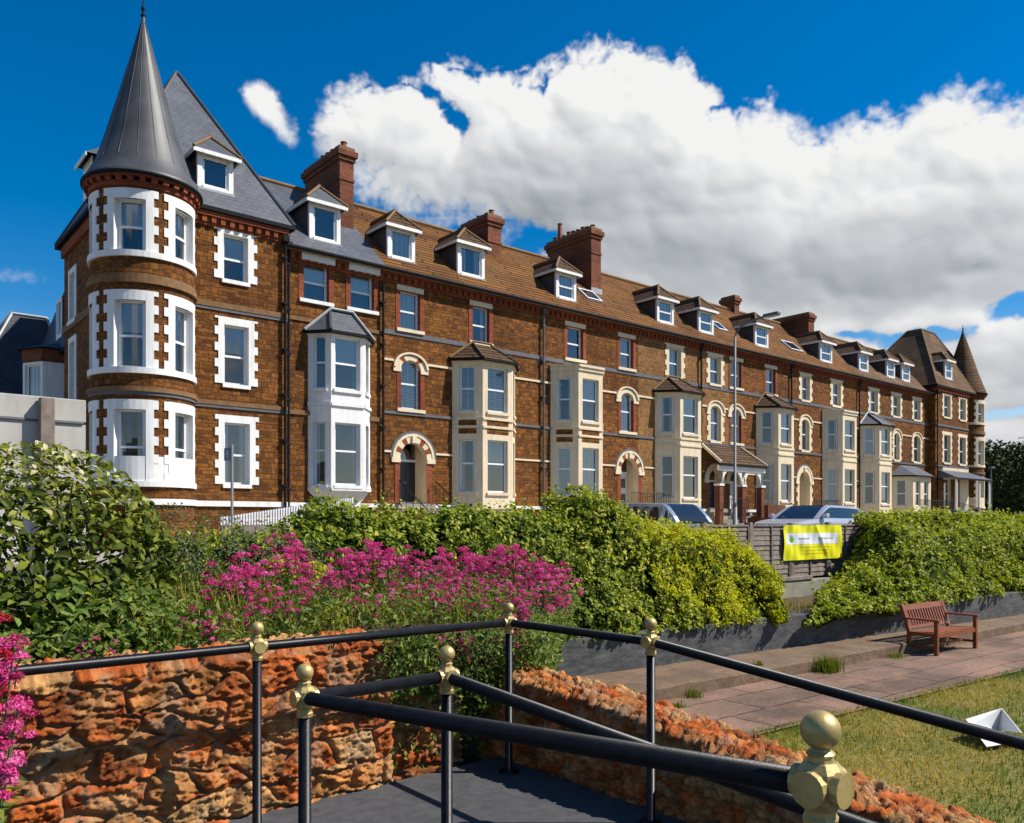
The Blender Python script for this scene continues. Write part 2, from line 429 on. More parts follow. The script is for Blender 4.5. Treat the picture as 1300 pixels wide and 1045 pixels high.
def raw_mesh(name, V, F, mat, parent=None, attr=None, colattr=None, smooth=False):
    """V (n,3) array, F (m,k) int array"""
    me = bpy.data.meshes.new(name); k = F.shape[1]
    o = origin_of(parent); V = np.asarray(V, dtype=np.float32)-np.array([o.x, o.y, o.z], dtype=np.float32)
    me.vertices.add(len(V)); me.vertices.foreach_set('co', V.ravel())
    me.loops.add(F.size); me.loops.foreach_set('vertex_index', F.ravel().astype(np.int32))
    me.polygons.add(len(F)); me.polygons.foreach_set('loop_start', np.arange(0, F.size, k, dtype=np.int32))
    me.polygons.foreach_set('use_smooth', np.full(len(F), smooth))
    me.update(calc_edges=True)
    if attr is not None:
        a = me.attributes.new('v', 'FLOAT', 'POINT'); a.data.foreach_set('value', np.asarray(attr, dtype=np.float32))
    if colattr is not None:
        a = me.attributes.new('Col', 'FLOAT_COLOR', 'POINT')
        a.data.foreach_set('color', np.concatenate([colattr, np.ones((len(colattr), 1))], 1).astype(np.float32).ravel())
    me.materials.append(M[mat])
    ob = bpy.data.objects.new(name, me); COL.objects.link(ob)
    if parent: ob.parent = parent
    return ob

# ------------------------------------------------------------------ numpy noise
def hsh(i, j, k, s=0):
    h = (i*374761393+j*668265263+k*2147483647+s*974634547) & 0xffffffff
    h = ((h ^ (h >> 13))*1274126177) & 0xffffffff
    return ((h ^ (h >> 16)) & 0xffff)/65535.
def vnoise(p, s=0):
    p = np.asarray(p, dtype=np.float64); i = np.floor(p).astype(np.int64); f = p-i; f = f*f*(3-2*f)
    r = 0
    for a in (0, 1):
        for b in (0, 1):
            for c in (0, 1):
                w = (f[:, 0] if a else 1-f[:, 0])*(f[:, 1] if b else 1-f[:, 1])*(f[:, 2] if c else 1-f[:, 2])
                r = r+w*hsh(i[:, 0]+a, i[:, 1]+b, i[:, 2]+c, s)
    return r
def fbm(p, o=4, s=0, g=.5):
    r = 0; a = 1; t = 0
    for k in range(o): r = r+a*vnoise(np.asarray(p)*2**k+k*7.3, s+k); t += a; a *= g
    return r/t
def voro(x, y, sx, sy, s=0, jit=.85):
    X = x/sx; Y = y/sy; X = X+.5*(np.floor(Y).astype(int) % 2)
    i = np.floor(X).astype(np.int64); j = np.floor(Y).astype(np.int64)
    d1 = np.full(len(X), 9.); d2 = d1.copy(); cid = np.zeros(len(X))
    for a in (-1, 0, 1):
        for b in (-1, 0, 1):
            px = i+a+.5+(hsh(i+a, j+b, 0*i, s)-.5)*jit; py = j+b+.5+(hsh(i+a, j+b, 0*i+5, s)-.5)*jit
            d = np.maximum(abs(X-px)**2.2, 1e-9)+np.maximum(abs(Y-py)**2.2, 1e-9); d = d**(1/2.2)
            h = hsh(i+a, j+b, 0*i+9, s)
            n = d < d1
            d2 = np.where(n, d1, np.minimum(d2, d)); cid = np.where(n, h, cid); d1 = np.where(n, d, d1)
    return d1, d2, cid

rs = np.random.default_rng(5)
def unit(a): return a/np.maximum(np.linalg.norm(a, axis=1, keepdims=True), 1e-9)
def leaf_cloud(name, pos, nrm, size, mat, parent=None, width=.55, jitter=.6, shape='kite', val=None, droop=0., direc=None):
    n = len(pos); nrm = unit(nrm+rs.normal(0, jitter, (n, 3)))
    t = rs.normal(0, 1, (n, 3)) if direc is None else direc+rs.normal(0, .35, (n, 3))
    t[:, 2] -= droop
    t = unit(t-nrm*np.sum(t*nrm, 1, keepdims=True)); b = np.cross(nrm, t)
    size = np.asarray(size).reshape(-1, 1)*np.ones((n, 1))
    val = rs.random(n) if val is None else val
    L = t*size; B = b*size*width*.5; U = nrm*size
    if shape == 'kite':
        P = np.stack([pos-L*.5, pos+B+U*.1, pos+L*.5-U*.06, pos-B+U*.1], 1).reshape(-1, 3)
        base = np.arange(n)[:, None]*4
        F = np.concatenate([base+np.array([[0, 1, 2]]), base+np.array([[0, 2, 3]])], 0)
        return raw_mesh(name, P, F, mat, parent, np.repeat(val, 4))
    P = np.stack([pos-L*.5-U*.08, pos-L*.2+B*.85+U*.08, pos+L*.2+B*.8+U*.07, pos+L*.52-U*.12, pos+L*.2-B*.8+U*.07, pos-L*.2-B*.85+U*.08, pos-L*.17, pos+L*.2-U*.02], 1).reshape(-1, 3)
    base = np.arange(n)[:, None]*8
    F = np.concatenate([base+np.array([q]) for q in ([0, 6, 1, 1], )], 0)
    tri = [[0, 6, 1], [0, 5, 6], [6, 7, 2], [6, 2, 1], [5, 4, 7], [5, 7, 6], [7, 3, 2], [7, 4, 3]]
    F = np.concatenate([base+np.array([q]) for q in tri], 0)
    return raw_mesh(name, P, F, mat, parent, np.repeat(val, 8))

# ------------------------------------------------------------------ world, sun, camera
SUN_AZ, SUN_EL = 130., 47.
CLOUD = 7.9
CA0, CA1, CE0, CE1 = 2., 86., -1., 40.
def cloud_image():
    """cumulus bank computed on an azimuth / elevation grid: billowed relief lit from the sun's side"""
    W, H = 1400, 684
    A, E = np.meshgrid(np.linspace(CA0, CA1, W), np.linspace(CE0, CE1, H)); A = A.ravel(); E = E.ravel()
    X = A*.93; P3 = lambda k, o=0: np.stack([X*k, E*k, 0*X+o], 1)
    wx = (fbm(P3(.22), 4, 51)-.5)*3.2; wy = (fbm(P3(.22, 7), 4, 52)-.5)*2.2
    fx = (fbm(P3(1.1), 4, 53, .6)-.5)*1.3; fy = (fbm(P3(1.1, 4), 4, 54, .6)-.5)*1.1
    TOP = [(2, 2), (25.0, 18), (26.2, 25.4), (27.6, 27.), (29.6, 27.5), (31.2, 27.1), (32.9, 28.), (35., 28.7), (37.3, 28.7), (40., 28.4), (42.8, 29.), (45.8, 29.8), (47.7, 30.), (49.8, 29.3),
           (52., 28.5), (53.6, 26.9), (55.6, 25.3), (57.4, 25.9), (59.1, 24.6), (60.6, 23.7), (62.5, 24.5), (66.3, 24.5), (68.3, 25.2), (70., 24.6), (72., 23.6), (80, 22), (86, 20)]
    BOT = [(2, 40), (25.0, 28), (26.4, 24.), (27.8, 21.9), (29.3, 20.8), (31.8, 19.8), (34.8, 19.2), (38.4, 18.8), (41.5, 17.2), (43.9, 12.), (46., 3.), (50, -6), (86, -6)]
    def G(lst, a, e):
        t = 0
        for a0, e0, sa, se, k in lst: t = t+k*np.exp(-((a-a0)/sa)**2-((e-e0)/se)**2)
        return t
    aw, ew = A+wx*.35+fx*.55, E+wy*.3+fy*.55
    t = np.interp(aw, *zip(*TOP))-ew; u = (ew-np.interp(aw, *zip(*BOT)))*.6
    base = np.minimum(np.minimum(t, u), 7)
    small = G([(22.9, 26.2, 1.5, 1.0, 4.2), (24.0, 25.3, 1.3, 1.0, 2.4), (25.0, 24.2, 1.0, 1.1, 2.6), (9.2, 14.5, 2.6, .9, 3.3), (7., 13.9, 1.4, .6, 1.6)], aw, ew)-2.6
    base = np.maximum(base, small)
    holes = G([(35.3, 26., 1.5, .75, .8), (33.4, 24.9, 1.1, .4, .5), (36.4, 24.9, .5, .8, .5), (33.6, 27.2, .8, .5, .5), (42., 19., 1.8, .8, 1.), (67., 11.4, 3., .75, 1.3), (62.8, 12., 1.8, .45, .8), (72.5, 12.6, 2.4, .9, 1.3), (71., 6.4, 2.4, .6, .9), (47.5, 13.8, 1.2, .5, .7), (64.8, 9.3, 1.8, .4, .6), (69.5, 15.2, 1.4, .4, .6)], A+wx*.9+fx*.8, E+wy*.45+fy*.6)
    base = base-holes*(1.6+np.maximum(base, 0)*1.1)
    # cauliflower billows at four sizes
    bil = 0
    for i, (sz, k) in enumerate(((3.4, 1.25), (1.7, .8), (.85, .45), (.42, .24))):
        d1, _, cid = voro(X+wx*.8+fx*.5, E+wy*.8+fy*.5, sz, sz*.85, 60+i, .95)
        bil = bil+k*(np.sqrt(np.clip(1-(d1/.78)**2, 0, 1))-.62)*(.7+.6*cid)
    fine = (fbm(P3(2.6, 3), 5, 57, .62)-.5)
    soft = np.clip((27-E)/9, 0, 1)                     # lower parts are smoother, wispier
    dens = base+bil*(1.05-.5*soft)+fine*(1.1+.8*soft)
    al = np.clip(dens/(1.0+1.5*soft+.9*np.clip((30-A)/6, 0, 1)), 0, 1); al = al*al*(3-2*al)
    D = np.maximum(dens, 0).reshape(H, W)
    def blur(a, n):
        for _ in range(2):
            c = np.cumsum(np.pad(a, ((n, n+1), (0, 0)), 'edge'), 0); a = (c[2*n+1:]-c[:-2*n-1])[:H]/(2*n+1)
            c = np.cumsum(np.pad(a, ((0, 0), (n, n+1)), 'edge'), 1); a = (c[:, 2*n+1:]-c[:, :-2*n-1])[:, :W]/(2*n+1)
        return a
    px = (CA1-CA0)/W
    Z0 = np.sqrt(np.minimum(D, 6)+.02)*1.1+np.where(D > 0, (bil.reshape(H, W))*.55, 0)
    lam = 0
    for nb, wt in ((2, .3), (6, .4), (14, .5)):
        Z = blur(Z0, nb); gy, gx = np.gradient(Z, px); lam = lam+wt*(-gx*.60-gy*.66)/np.sqrt(gx*gx+gy*gy+1.4)
    lam = blur(lam, 1)
    # how much cloud lies sunward
    tau = 0; Db = blur(np.minimum(D, 4), 3)
    for k in range(1, 15):
        sx, sy = int(round(k*.30/px)), int(round(k*.42/px))
        q = np.zeros_like(Db); q[:H-sy, :W-sx] = Db[sy:, sx:]; q[:H-sy, W-sx:] = Db[sy:, -1:]
        tau = tau+q*(.95**k)
    self_ = np.exp(-tau*.06)
    Af, Ef = A.reshape(H, W), E.reshape(H, W)
    gz = G([(44.8, 21.3, 4.8, 1.8, .16), (51, 18.0, 5, 1.9, .18), (58.8, 16.6, 5., 1.6, .13), (65.5, 15.0, 7, 1.5, .14), (70, 9, 6, 1.3, .03), (63., 20.2, 4., 1., -.12), (66, 12.6, 8., .9, -.14), (56, 12, 7, 1.2, -.08)], A+wx*.6, E+wy*.8).reshape(H, W)
    sf = soft.reshape(H, W)
    mott = (fbm(np.stack([X*.30+wx*.25, E*.5+wy*.3, 0*X+21], 1), 5, 58, .55)-.5).reshape(H, W)
    lum = .66+.36*self_+lam*(.36-.10*sf)-gz*1.1*(1+1.6*mott)+mott*.30*(.3+.7*sf)
    lum = blur(lum, 1)
    lum = np.clip(lum, .38, .98)
    sh = np.clip((1-lum)/.55, 0, 1)
    px4 = np.empty((H, W, 4), np.float32)
    for c, (x0, x1) in enumerate(((1., .87), (.995, .93), (.985, 1.0))): px4[..., c] = lum*(x0+(x1-x0)*sh)
    px4[..., 3] = al.reshape(H, W)*np.clip((Ef+1)/2.5, 0, 1)
    im = bpy.data.images.new('cumulus', W, H, alpha=True, float_buffer=True); im.colorspace_settings.name = 'Non-Color'; im.alpha_mode = 'CHANNEL_PACKED'
    im.pixels.foreach_set(px4.ravel()); im.update()
    return im
def world():
    w = bpy.data.worlds.new('World'); SC.world = w; w.use_nodes = True
    N = NT(w.node_tree); nt = N.nt
    bg = nt.nodes['Background']
    sky = N.n('ShaderNodeTexSky'); sky.sky_type = 'NISHITA'; sky.sun_disc = False
    sky.sun_elevation = R(SUN_EL); sky.sun_rotation = R(SUN_AZ); sky.altitude = 10; sky.air_density = 1.; sky.dust_density = .3; sky.ozone_density = 3.
    d = N.n('ShaderNodeTexCoord').outputs['Generated']
    sep = N.n('ShaderNodeSeparateXYZ'); N.put(sep.inputs[0], d)
    x, y, z = sep.outputs
    az = N.math('MULTIPLY', N.math('ARCTAN2', x, y), 180/math.pi)
    el = N.math('MULTIPLY', N.math('ARCSINE', z), 180/math.pi)
    img = cloud_image()
    uvn = N.n('ShaderNodeCombineXYZ')
    N.put(uvn.inputs[0], N.math('MULTIPLY', N.math('SUBTRACT', az, CA0), 1/(CA1-CA0))); N.put(uvn.inputs[1], N.math('MULTIPLY', N.math('SUBTRACT', el, CE0), 1/(CE1-CE0)))
    tx = N.n('ShaderNodeTexImage', image=img, extension='CLIP', interpolation='Cubic'); N.put(tx.inputs[0], uvn.outputs[0])
    # plain scattered cloud over the rest of the sky, seen only in reflections
    rest = N.math('MULTIPLY', N.rng(N.noise(d, 4., 5, .55), .52, .64, 0, 1, True), N.rng(N.math('ABSOLUTE', N.math('SUBTRACT', az, 45.)), 50., 62., 0, .85))
    rest = N.math('MULTIPLY', rest, N.rng(el, 2., 8., 0, 1))
    alpha = N.math('MAXIMUM', tx.outputs['Alpha'], rest)
    cloud = N.vmath('SCALE', N.mix(rest, tx.outputs['Color'], (.85, .87, .9)), scale=CLOUD)
    # deep polarised blue
    hsv = N.n('ShaderNodeHueSaturation'); hsv.inputs['Saturation'].default_value = 1.42; hsv.inputs['Value'].default_value = 1.06; hsv.inputs['Hue'].default_value = .501
    N.put(hsv.inputs['Saturation'], N.rng(el, 0., 13., .75, 1.52))
    nt.links.new(sky.outputs[0], hsv.inputs['Color'])
    c = N.mix(alpha, hsv.outputs[0], cloud)
    N.put(bg.inputs[0], c); bg.inputs[1].default_value = .085
    w.cycles.sampling_method = 'MANUAL'; w.cycles.sample_map_resolution = 512
world()
sl = bpy.data.lights.new('sun', 'SUN'); sl.energy = 5.0; sl.angle = R(.5); sl.color = (1, .945, .86)
so = bpy.data.objects.new('sun', sl); COL.objects.link(so)
sd = Vector((math.sin(R(SUN_AZ))*math.cos(R(SUN_EL)), math.cos(R(SUN_AZ))*math.cos(R(SUN_EL)), math.sin(R(SUN_EL))))
so.rotation_euler = sd.to_track_quat('Z', 'Y').to_euler(); so.location = sd*60

cam = bpy.data.cameras.new('camera'); co = bpy.data.objects.new('camera', cam); COL.objects.link(co)
cam.sensor_width = 36; cam.lens = 1040/1300*36; cam.shift_y = 139.5/1300; cam.clip_start = .05; cam.clip_end = 6000
co.location = (0, 0, 0); co.rotation_euler = (R(90), 0, R(-40))
SC.camera = co
SC.view_settings.view_transform = 'Standard'; SC.view_settings.look = 'None'; SC.view_settings.gamma = 1; SC.view_settings.exposure = .46
SC.cycles.max_bounces = 5; SC.cycles.transparent_max_bounces = 6; SC.cycles.use_denoising = True
SC.cycles.diffuse_bounces = 2; SC.cycles.glossy_bounces = 3; SC.cycles.caustics_reflective = False; SC.cycles.caustics_refractive = False

# ------------------------------------------------------------------ the terrace
F = 27.5            # facade plane (y); z = 0 is eye level
GZ = -.9
RS, RZ = .9, 10.05  # roof slope and height at the facade plane

def window(parent, f, u0, u1, z0, z1, d=.16, split=.48, deco=None, flat=False, n=1, fm='frame_white', name='window', three=False, rail=True):
    a = MB(f); g = a if flat else MB(f)
    fw = .055 if u1-u0 > .6 else .04
    a.box(u0, u0+fw, -d-.06, -d, z0, z1, fm); a.box(u1-fw, u1, -d-.06, -d, z0, z1, fm)
    a.box(u0+fw, u1-fw, -d-.06, -d, z1-fw, z1, fm, n); a.box(u0+fw, u1-fw, -d-.06, -d, z0, z0+fw*1.3, fm, n)
    zs = z0+(z1-z0)*split
    if rail: a.box(u0+fw, u1-fw, -d-.055, -d+.012, zs-.035, zs+.035, fm, n)
    else: zs = z1-fw-.036
    sw = .035
    for p, q, w in ((z0+fw*1.3, zs-.035, -d-.02), (zs+.035, z1-fw, -d-.012)):
        a.box(u0+fw, u0+fw+sw, w-.03, w, p, q, fm); a.box(u1-fw-sw, u1-fw, w-.03, w, p, q, fm)
    if three: a.box((u0+u1)/2-.02, (u0+u1)/2+.02, -d-.05, -d-.01, z0+fw, zs-.03, fm)
    k = n
    for i in range(k):
        p = u0+fw+(u1-u0-2*fw)*i/k; q = u0+fw+(u1-u0-2*fw)*(i+1)/k
        g.face([(p, -d-.035, z0+fw), (q, -d-.035, z0+fw), (q, -d-.035, z1-fw), (p, -d-.035, z1-fw)], 'window_glass')
    c = a if flat else MB(f)
    w = -d-.075; L = u1-u0; dn = 'curtain'
    if deco == 'blind':
        c.box(u0+.03, u1-.03, w-.01, w, z0+(z1-z0)*rnd.uniform(.42, .6), z1-.02, 'curtain_white', n); dn = 'blind'
    elif deco == 'curtain':
        for s in (0, 1):
            m = 6; cw = L*rnd.uniform(.2, .3)
            for i in range(m):
                p = u0+.02+cw*i/m if s == 0 else u1-.02-cw*(i+1)/m
                c.box(p, p+cw/m, w-.02-.03*(i % 2), w-.01-.03*(i % 2), z0+.02, z1-.02, 'curtain_white')
    elif deco == 'net':
        m = 8
        for i in range(m):
            p = u0+.02+(L-.04)*i/m
            c.box(p, p+(L-.04)/m, w-.02-.025*(i % 2), w-.01-.025*(i % 2), z0+.02, z1-.02, 'curtain_white')
    elif deco == 'shutter':
        dn = 'shutter'; m = int((z1-z0)/.075)
        for i in range(m):
            zz = z0+.05+(z1-z0-.1)*i/m
            c.box(u0+.05, u1-.05, w-.03, w-.012, zz, zz+.048, 'curtain_white')
        c.box((u0+u1)/2-.03, (u0+u1)/2+.03, w-.011, w+.005, z0+.04, z1-.04, 'curtain_white')
    ob = a.put(name, parent)
    if not flat:
        g.put('glass', ob)
        if deco: c.put(dn, ob)
    return ob

def quoins(par, f, u0, u1, z0, z1, mat='cream_paint', wd=.2, tooth=.12, top=.25, bot=.0, n=1, step=.27, nm='surround', sill=True, sillw=.07):
    sides = (0,) if top else (-1, 1)
    for sd_ in sides:
        a = MB(f)
        if sd_ <= 0: a.box(u0-wd, u0, 0, .035, z0-bot, z1, mat)
        if sd_ >= 0: a.box(u1, u1+wd, 0, .035, z0-bot, z1, mat)
        if top: a.box(u0-wd, u1+wd, 0, .035, z1, z1+top, mat, n*2)
        zz = z0-bot; k = 0; e = z1+top
        while zz < e-.05:
            t = min(zz+step, e)
            if k % 2 == 0:
                if sd_ <= 0: a.box(u0-wd-tooth, u0-wd, 0, .033, zz, t, mat)
                if sd_ >= 0: a.box(u1+wd, u1+wd+tooth, 0, .033, zz, t, mat)
            zz += step; k += 1
        ob = a.put(nm, par)
    if sill:
        s = MB(f); s.box(u0-.06, u1+.06, -.16, sillw, z0-bot-.13, z0-bot, mat, n); s.put('sill', par)
    return ob

def jambs(par, f, u0, u1, w, o, z0, z1):
    for a, b in ((u0-w, u0), (u1, u1+w)):
        j = MB(f); j.box(a, b, 0, o, z0, z1, 'red_brick'); j.put('jamb', par)

def lintel(par, f, u0, u1, z0, z1, mat='cream_stone', ext=.16, h=.3):
    a = MB(f); a.box(u0-ext, u1+ext, 0, .045 if z1 < 9.2 else .21, z1, z1+h, mat); a.put('lintel', par)
    jambs(par, f, u0, u1, .2, .018, z0, z1)
    s = MB(f); s.box(u0-.18, u1+.18, -.16, .09, z0-.13, z0, mat); s.put('sill', par)

def arch_head(par, f, u0, u1, zs, zt, quoin, z0, mat='cream_paint', brickv=False):
    """segmental hood over a rectangular sash"""
    uc = (u0+u1)/2; r = (u1-u0)/2; sy = (zt-zs)/r
    a = MB(f)
    a.spandrel(u0, u1, zs, zt, sy, .0, mat, d=.17)
    if brickv:
        a.arch(uc, zs, r, r+.26, 0, .03, lambda i, n: ('red_brick' if i in (4, 5, 12, 13) else mat), sy=sy*.85+.12, n=18)
    else:
        a.arch(uc, zs, r, r+.26, 0, .03, lambda i, n: mat, sy=sy*.85+.12)
    a.arch(uc, zs+.02, r+.26, r+.36, 0, .09, lambda i, n: mat, sy=sy*.85+.15)
    a.box(uc-r-.36, uc-r-.0, 0, .05, zs-.16, zs, mat); a.box(uc+r+.0, uc+r+.36, 0, .05, zs-.16, zs, mat)
    a.put('arch_head', par)
    if quoin: quoins(par, f, u0, u1, z0, zs-.16, mat, top=0)
    else:
        jambs(par, f, u0, u1, .2, .018, z0, zs-.16)
        s = MB(f); s.box(u0-.2, u1+.2, -.16, .09, z0-.13, z0, mat); s.put('sill', par)

class House:
    def __init__(s, label, x0, x1, Y=F, name='terraced_house', wallmat='carrstone', eave=9.75, group='houses of the brown stone terrace'):
        s.x0, s.x1, s.Y = x0, x1, Y; s.eave = eave; s.mat = wallmat
        s.root = empty(name, ((x0+x1)/2, Y, GZ), label, 'house', group)
        s.f = lambda u, w, z: (u, Y-w, z)
        s.w = MB(s.f); s.holes = []; s.brk = []
    def hole(s, u0, u1, z0, z1, rev='cream_paint', d=.5, back='room_dark'):
        s.holes.append((u0, u1, z0, z1)); s.w.reveal(u0, u1, z0, z1, d, rev, back)
    def win2(s, u0, u1, kind, z0=7.6, z1=9.1, deco=None, mat='cream_paint', split=.48):
        s.hole(u0, u1, z0, z1, mat if kind == 'q' else 'red_brick')
        o = window(s.root, s.f, u0, u1, z0, z1, deco=deco, split=split)
        quoins(o, s.f, u0, u1, z0, z1, mat) if kind == 'q' else lintel(o, s.f, u0, u1, z0, z1, mat)
    def win1(s, u0, u1, quoin, deco=None, brickv=False, z0=4.45, zs=6.05, zt=6.38, mat='cream_paint'):
        s.hole(u0, u1, z0, zt, mat if quoin else 'red_brick')
        o = window(s.root, s.f, u0, u1, z0, zt, deco=deco, split=.52)
        arch_head(o, s.f, u0, u1, zs, zt, quoin, z0, mat, brickv)
        s.brk.append((u0-.35, u1+.35, 6.3))
    def doorway(s, uc, hw, dmat, z0=.72, zs=2.5, ro=.42, mat='cream_paint', bricks=True, d=.7, quoin=False, fan=True, glassy=False):
        u0, u1 = uc-hw, uc+hw; zt = zs+hw
        s.hole(u0, u1, z0, zt+.02, mat, d+.5)
        b = MB(s.f)
        b.box(u0+.001, u1-.001, -d-.08, -d, z0, z0+.06, 'frame_white')
        b.box(u0+.001, u0+.09, -d-.09, -d+.03, z0+.06, zt, mat); b.box(u1-.09, u1-.001, -d-.09, -d+.03, z0+.06, zt, mat)
        b.box(u0+.09, u1-.09, -d-.09, -d+.03, zs-.09, zs, 'frame_white')
        b.box(u0+.09, u1-.09, -d-.07, -d, z0+.06, zs-.09, dmat)
        for p, q in ((u0+.18, uc-.06), (uc+.06, u1-.18)):
            for r0, r1 in ((z0+.2, z0+.72), (z0+.92, zs-.3)):
                b.box(p, q, -d, -d+.018, r0, r1, dmat)
                b.box(p+.05, q-.05, -d+.018, -d+.03, r0+.05, r1-.05, dmat if not glassy else 'window_glass')
        o = b.put('front_door', s.root)
        g = MB(s.f); g.face([(u0+.09, -d-.02, zs), (u1-.09, -d-.02, zs), (u1-.09, -d-.02, zt), (u0+.09, -d-.02, zt)], 'window_glass'); g.put('fanlight', o)
        k = MB(s.f); k.tube([(u0+.22, -d+.05, z0+1.02), (u0+.22, -d+.05, z0+1.16)], .02, 'lamp_steel'); k.box(uc-.1, uc+.1, -d+.031, -d+.04, z0+.82, z0+.88, 'lamp_steel'); k.put('handle', o)
        a = MB(s.f)
        a.spandrel(u0, u1, zs, zt+.02, 1., .0, mat, n=16, d=.3)
        a.arch(uc, zs, hw, hw+ro*.6, 0, .035, lambda i, n: ('red_brick' if bricks and i in (2, 3, 6, 7, 14, 15, 18, 19) else mat), n=22)
        a.arch(uc, zs, hw+ro*.6, hw+ro*.85, 0, .06, lambda i, n: mat, n=22)
        a.arch(uc, zs, hw+ro*.85, hw+ro*1.1, 0, .03, lambda i, n: 'belt_slate', n=22)
        a.box(uc-.09, uc+.09, .036, .1, zs+hw-.02, zs+hw+ro*.6, mat)
        for q in (-1, 1):
            e = uc+q*hw; p0, p1 = sorted((e, e+q*ro*.95)); a.box(p0, p1, 0, .07, zs-.18, zs, mat)
        a.put('door_arch', o)
        if not quoin:
            jambs(o, s.f, u0, u1, .24, .02, z0, zs-.18)
        else: quoins(o, s.f, u0, u1, z0, zs-.18, mat, top=0, sill=False)
        s.brk += [(uc-hw-ro, uc+hw+ro, 2.73), (uc-hw-.02, uc+hw+.02, .6)]
        st = MB(s.f)
        for i in range(8):
            st.box(uc-hw-.25, uc+hw+.25, .02+.27*i, .02+.27*(i+1), GZ-.05, .70-.2*i, 'paving_grey')
        st.put('steps', s.root)
    def bay(s, xl, xr, c=.9, p=.9, ztop=6.72, mat='cream_paint', roof='bay_tile', decos=(None,)*4, corbel=False, bricks=False, zl=(1.2, 3.38), zu=(4.55, 6.42), apex=7.52, apx=None, parapet=False):
        Y = s.Y
        pts = [(xl, Y), (xl+c, Y-p), (xr-c, Y-p), (xr, Y)]
        m = MB(); frs = []
        zb = 1.12 if corbel else GZ-.1
        wl = []
        for k in range(3):
            f, L = flat(pts[k], pts[k+1])
            mg = .26 if k == 1 else .3
            if corbel: mg = .16 if k == 1 else .2
            hs = [(mg, L-mg, zl[0], zl[1]), (mg, L-mg, zu[0], zu[1])]
            m.fn = f
            m.panel(0, L, zb, ztop, hs, mat)
            for h in hs: m.reveal(*h, .5, mat, 'room_dark', .5)
            for h in hs: m.box(h[0]-.06, h[1]+.06, .0, .07, h[2]-.12, h[2], mat)
            if not corbel:
                for z in (3.86, 4.2): m.box(-.0, L+.0, .0, .05, z, z+.09, mat)
                if bricks: m.box(h[0]-.04, h[1]+.04, .0, .004, 3.97, 4.19, 'carrstone'); m.box(h[0]-.04, h[1]+.04, .0, .004, 3.62, 3.84, 'carrstone')
                m.box(0, L, 0, .05, .52, .62, mat)
            else:
                m.box(0, L, 0, .06, 4.2, 4.32, mat); m.box(0, L, 0, .05, 1.12, 1.25, mat)
            m.box(-.02, L+.02, 0, .06, ztop-.16, ztop, mat)
            if parapet: m.box(-.03, L+.03, .0, .12, ztop, ztop+.1, mat)
            wl.append((f, hs, L))
        m.fn = None
        m.face([(*q, ztop+(.1 if parapet else 0)) for q in pts], mat)
        if corbel:
            tip = [(xl+.5, Y), (xl+.75, Y-.12), (xr-.75, Y-.12), (xr-.5, Y)]
            for k in range(3): m.face([(*tip[k], .62), (*tip[k+1], .62), (*pts[k+1], 1.12), (*pts[k], 1.12)], mat)
        b = m.put('bay_window', s.root)
        i = 0
        for k in range(3):
            f, hs, L = wl[k]
            for j in (1, 0):
                window(b, f, *hs[j], d=.13, deco=decos[i % len(decos)], flat=True, split=.5 if j else .55)
                i += 1
        if roof:
            r = MB(); o = .16; ap = apx or (xl+xr)/2
            e = [(xl-o, Y), (xl+c-o*.6, Y-p-o), (xr-c+o*.6, Y-p-o), (xr+o, Y)]
            t0, t1 = (ap-.45, Y), (ap+.45, Y)
            H = math.hypot(p+o, apex-ztop)
            r.face([(*e[0], ztop), (*e[1], ztop), (*t0, apex)], roof, [(0, 0), (1.4, 0), (.8, H)])
            r.face([(*e[1], ztop), (*e[2], ztop), (*t1, apex), (*t0, apex)], roof, [(0, 0), (e[2][0]-e[1][0], 0), (t1[0]-e[1][0], H), (t0[0]-e[1][0], H)])
            r.face([(*e[2], ztop), (*e[3], ztop), (*t1, apex)], roof, [(0, 0), (1.4, 0), (.8, H)])
            for q in range(3):
                f, L = flat(e[q], e[q+1]); r.box(0, L, -.1, .05, ztop-.1, ztop, 'black_gutter', fn=f)
            for q0, q1 in ((e[1], t0), (e[2], t1)): r.tube([(*q0, ztop+.02), (*q1, apex+.03)], .06, 'ridge_dark' if roof == 'bay_tile' else 'lead', 6)
            r.tube([(e[0][0], Y-.06, ztop+.03), (t0[0], Y-.06, apex+.05), (t1[0], Y-.06, apex+.05), (e[3][0], Y-.06, ztop+.03)], .06, 'ridge_clay' if roof == 'bay_tile' else 'lead_pale', 6)
            r.put('bay_roof', b)
    def dormer(s, x0, x1, roof, zt=11.78, y0=None, rs=RS, rz=RZ, ry=F, zr=None, deco=None, y_set=.5, zb=None, single=False):
        y0 = y0 or s.Y+y_set
        zb = zb or rz+rs*(y0-ry)-.03; zr = zr or zt+.78
        yt = ry+(zt-rz)/rs; yr = ry+(zr-rz)/rs; xm = (x0+x1)/2; pw = .16
        f = lambda u, w, z: (u, y0-w, z)
        m = MB(f)
        m.box(x0, x0+pw, -.12, 0, zb, zt, 'white_paint'); m.box(x1-pw, x1, -.12, 0, zb, zt, 'white_paint')
        m.box(x0+pw, x1-pw, -.12, -.002, zt-.16, zt, 'white_paint'); m.box(x0+pw, x1-pw, -.12, .05, zb-.05, zb+.08, 'white_paint')
        m.box(x0-.02, x1+.02, .0, .09, zb-.1, zb-.02, 'lead_pale')
        m.fn = None
        for x in (x0+.004, x1-.004): m.face([(x, y0+.12, zb), (x, yt, zt), (x, y0+.12, zt)], 'dormer_cheek')
        m.face([(x0+pw, y0+.5, zb), (x1-pw, y0+.5, zb), (x1-pw, y0+.5, zt), (x0+pw, y0+.5, zt)], 'room_dark')
        d = m.put('dormer', s.root)
        window(d, f, x0+pw, x1-pw, zb+.08, zt-.16, d=.04, deco=deco, flat=True, rail=not single)
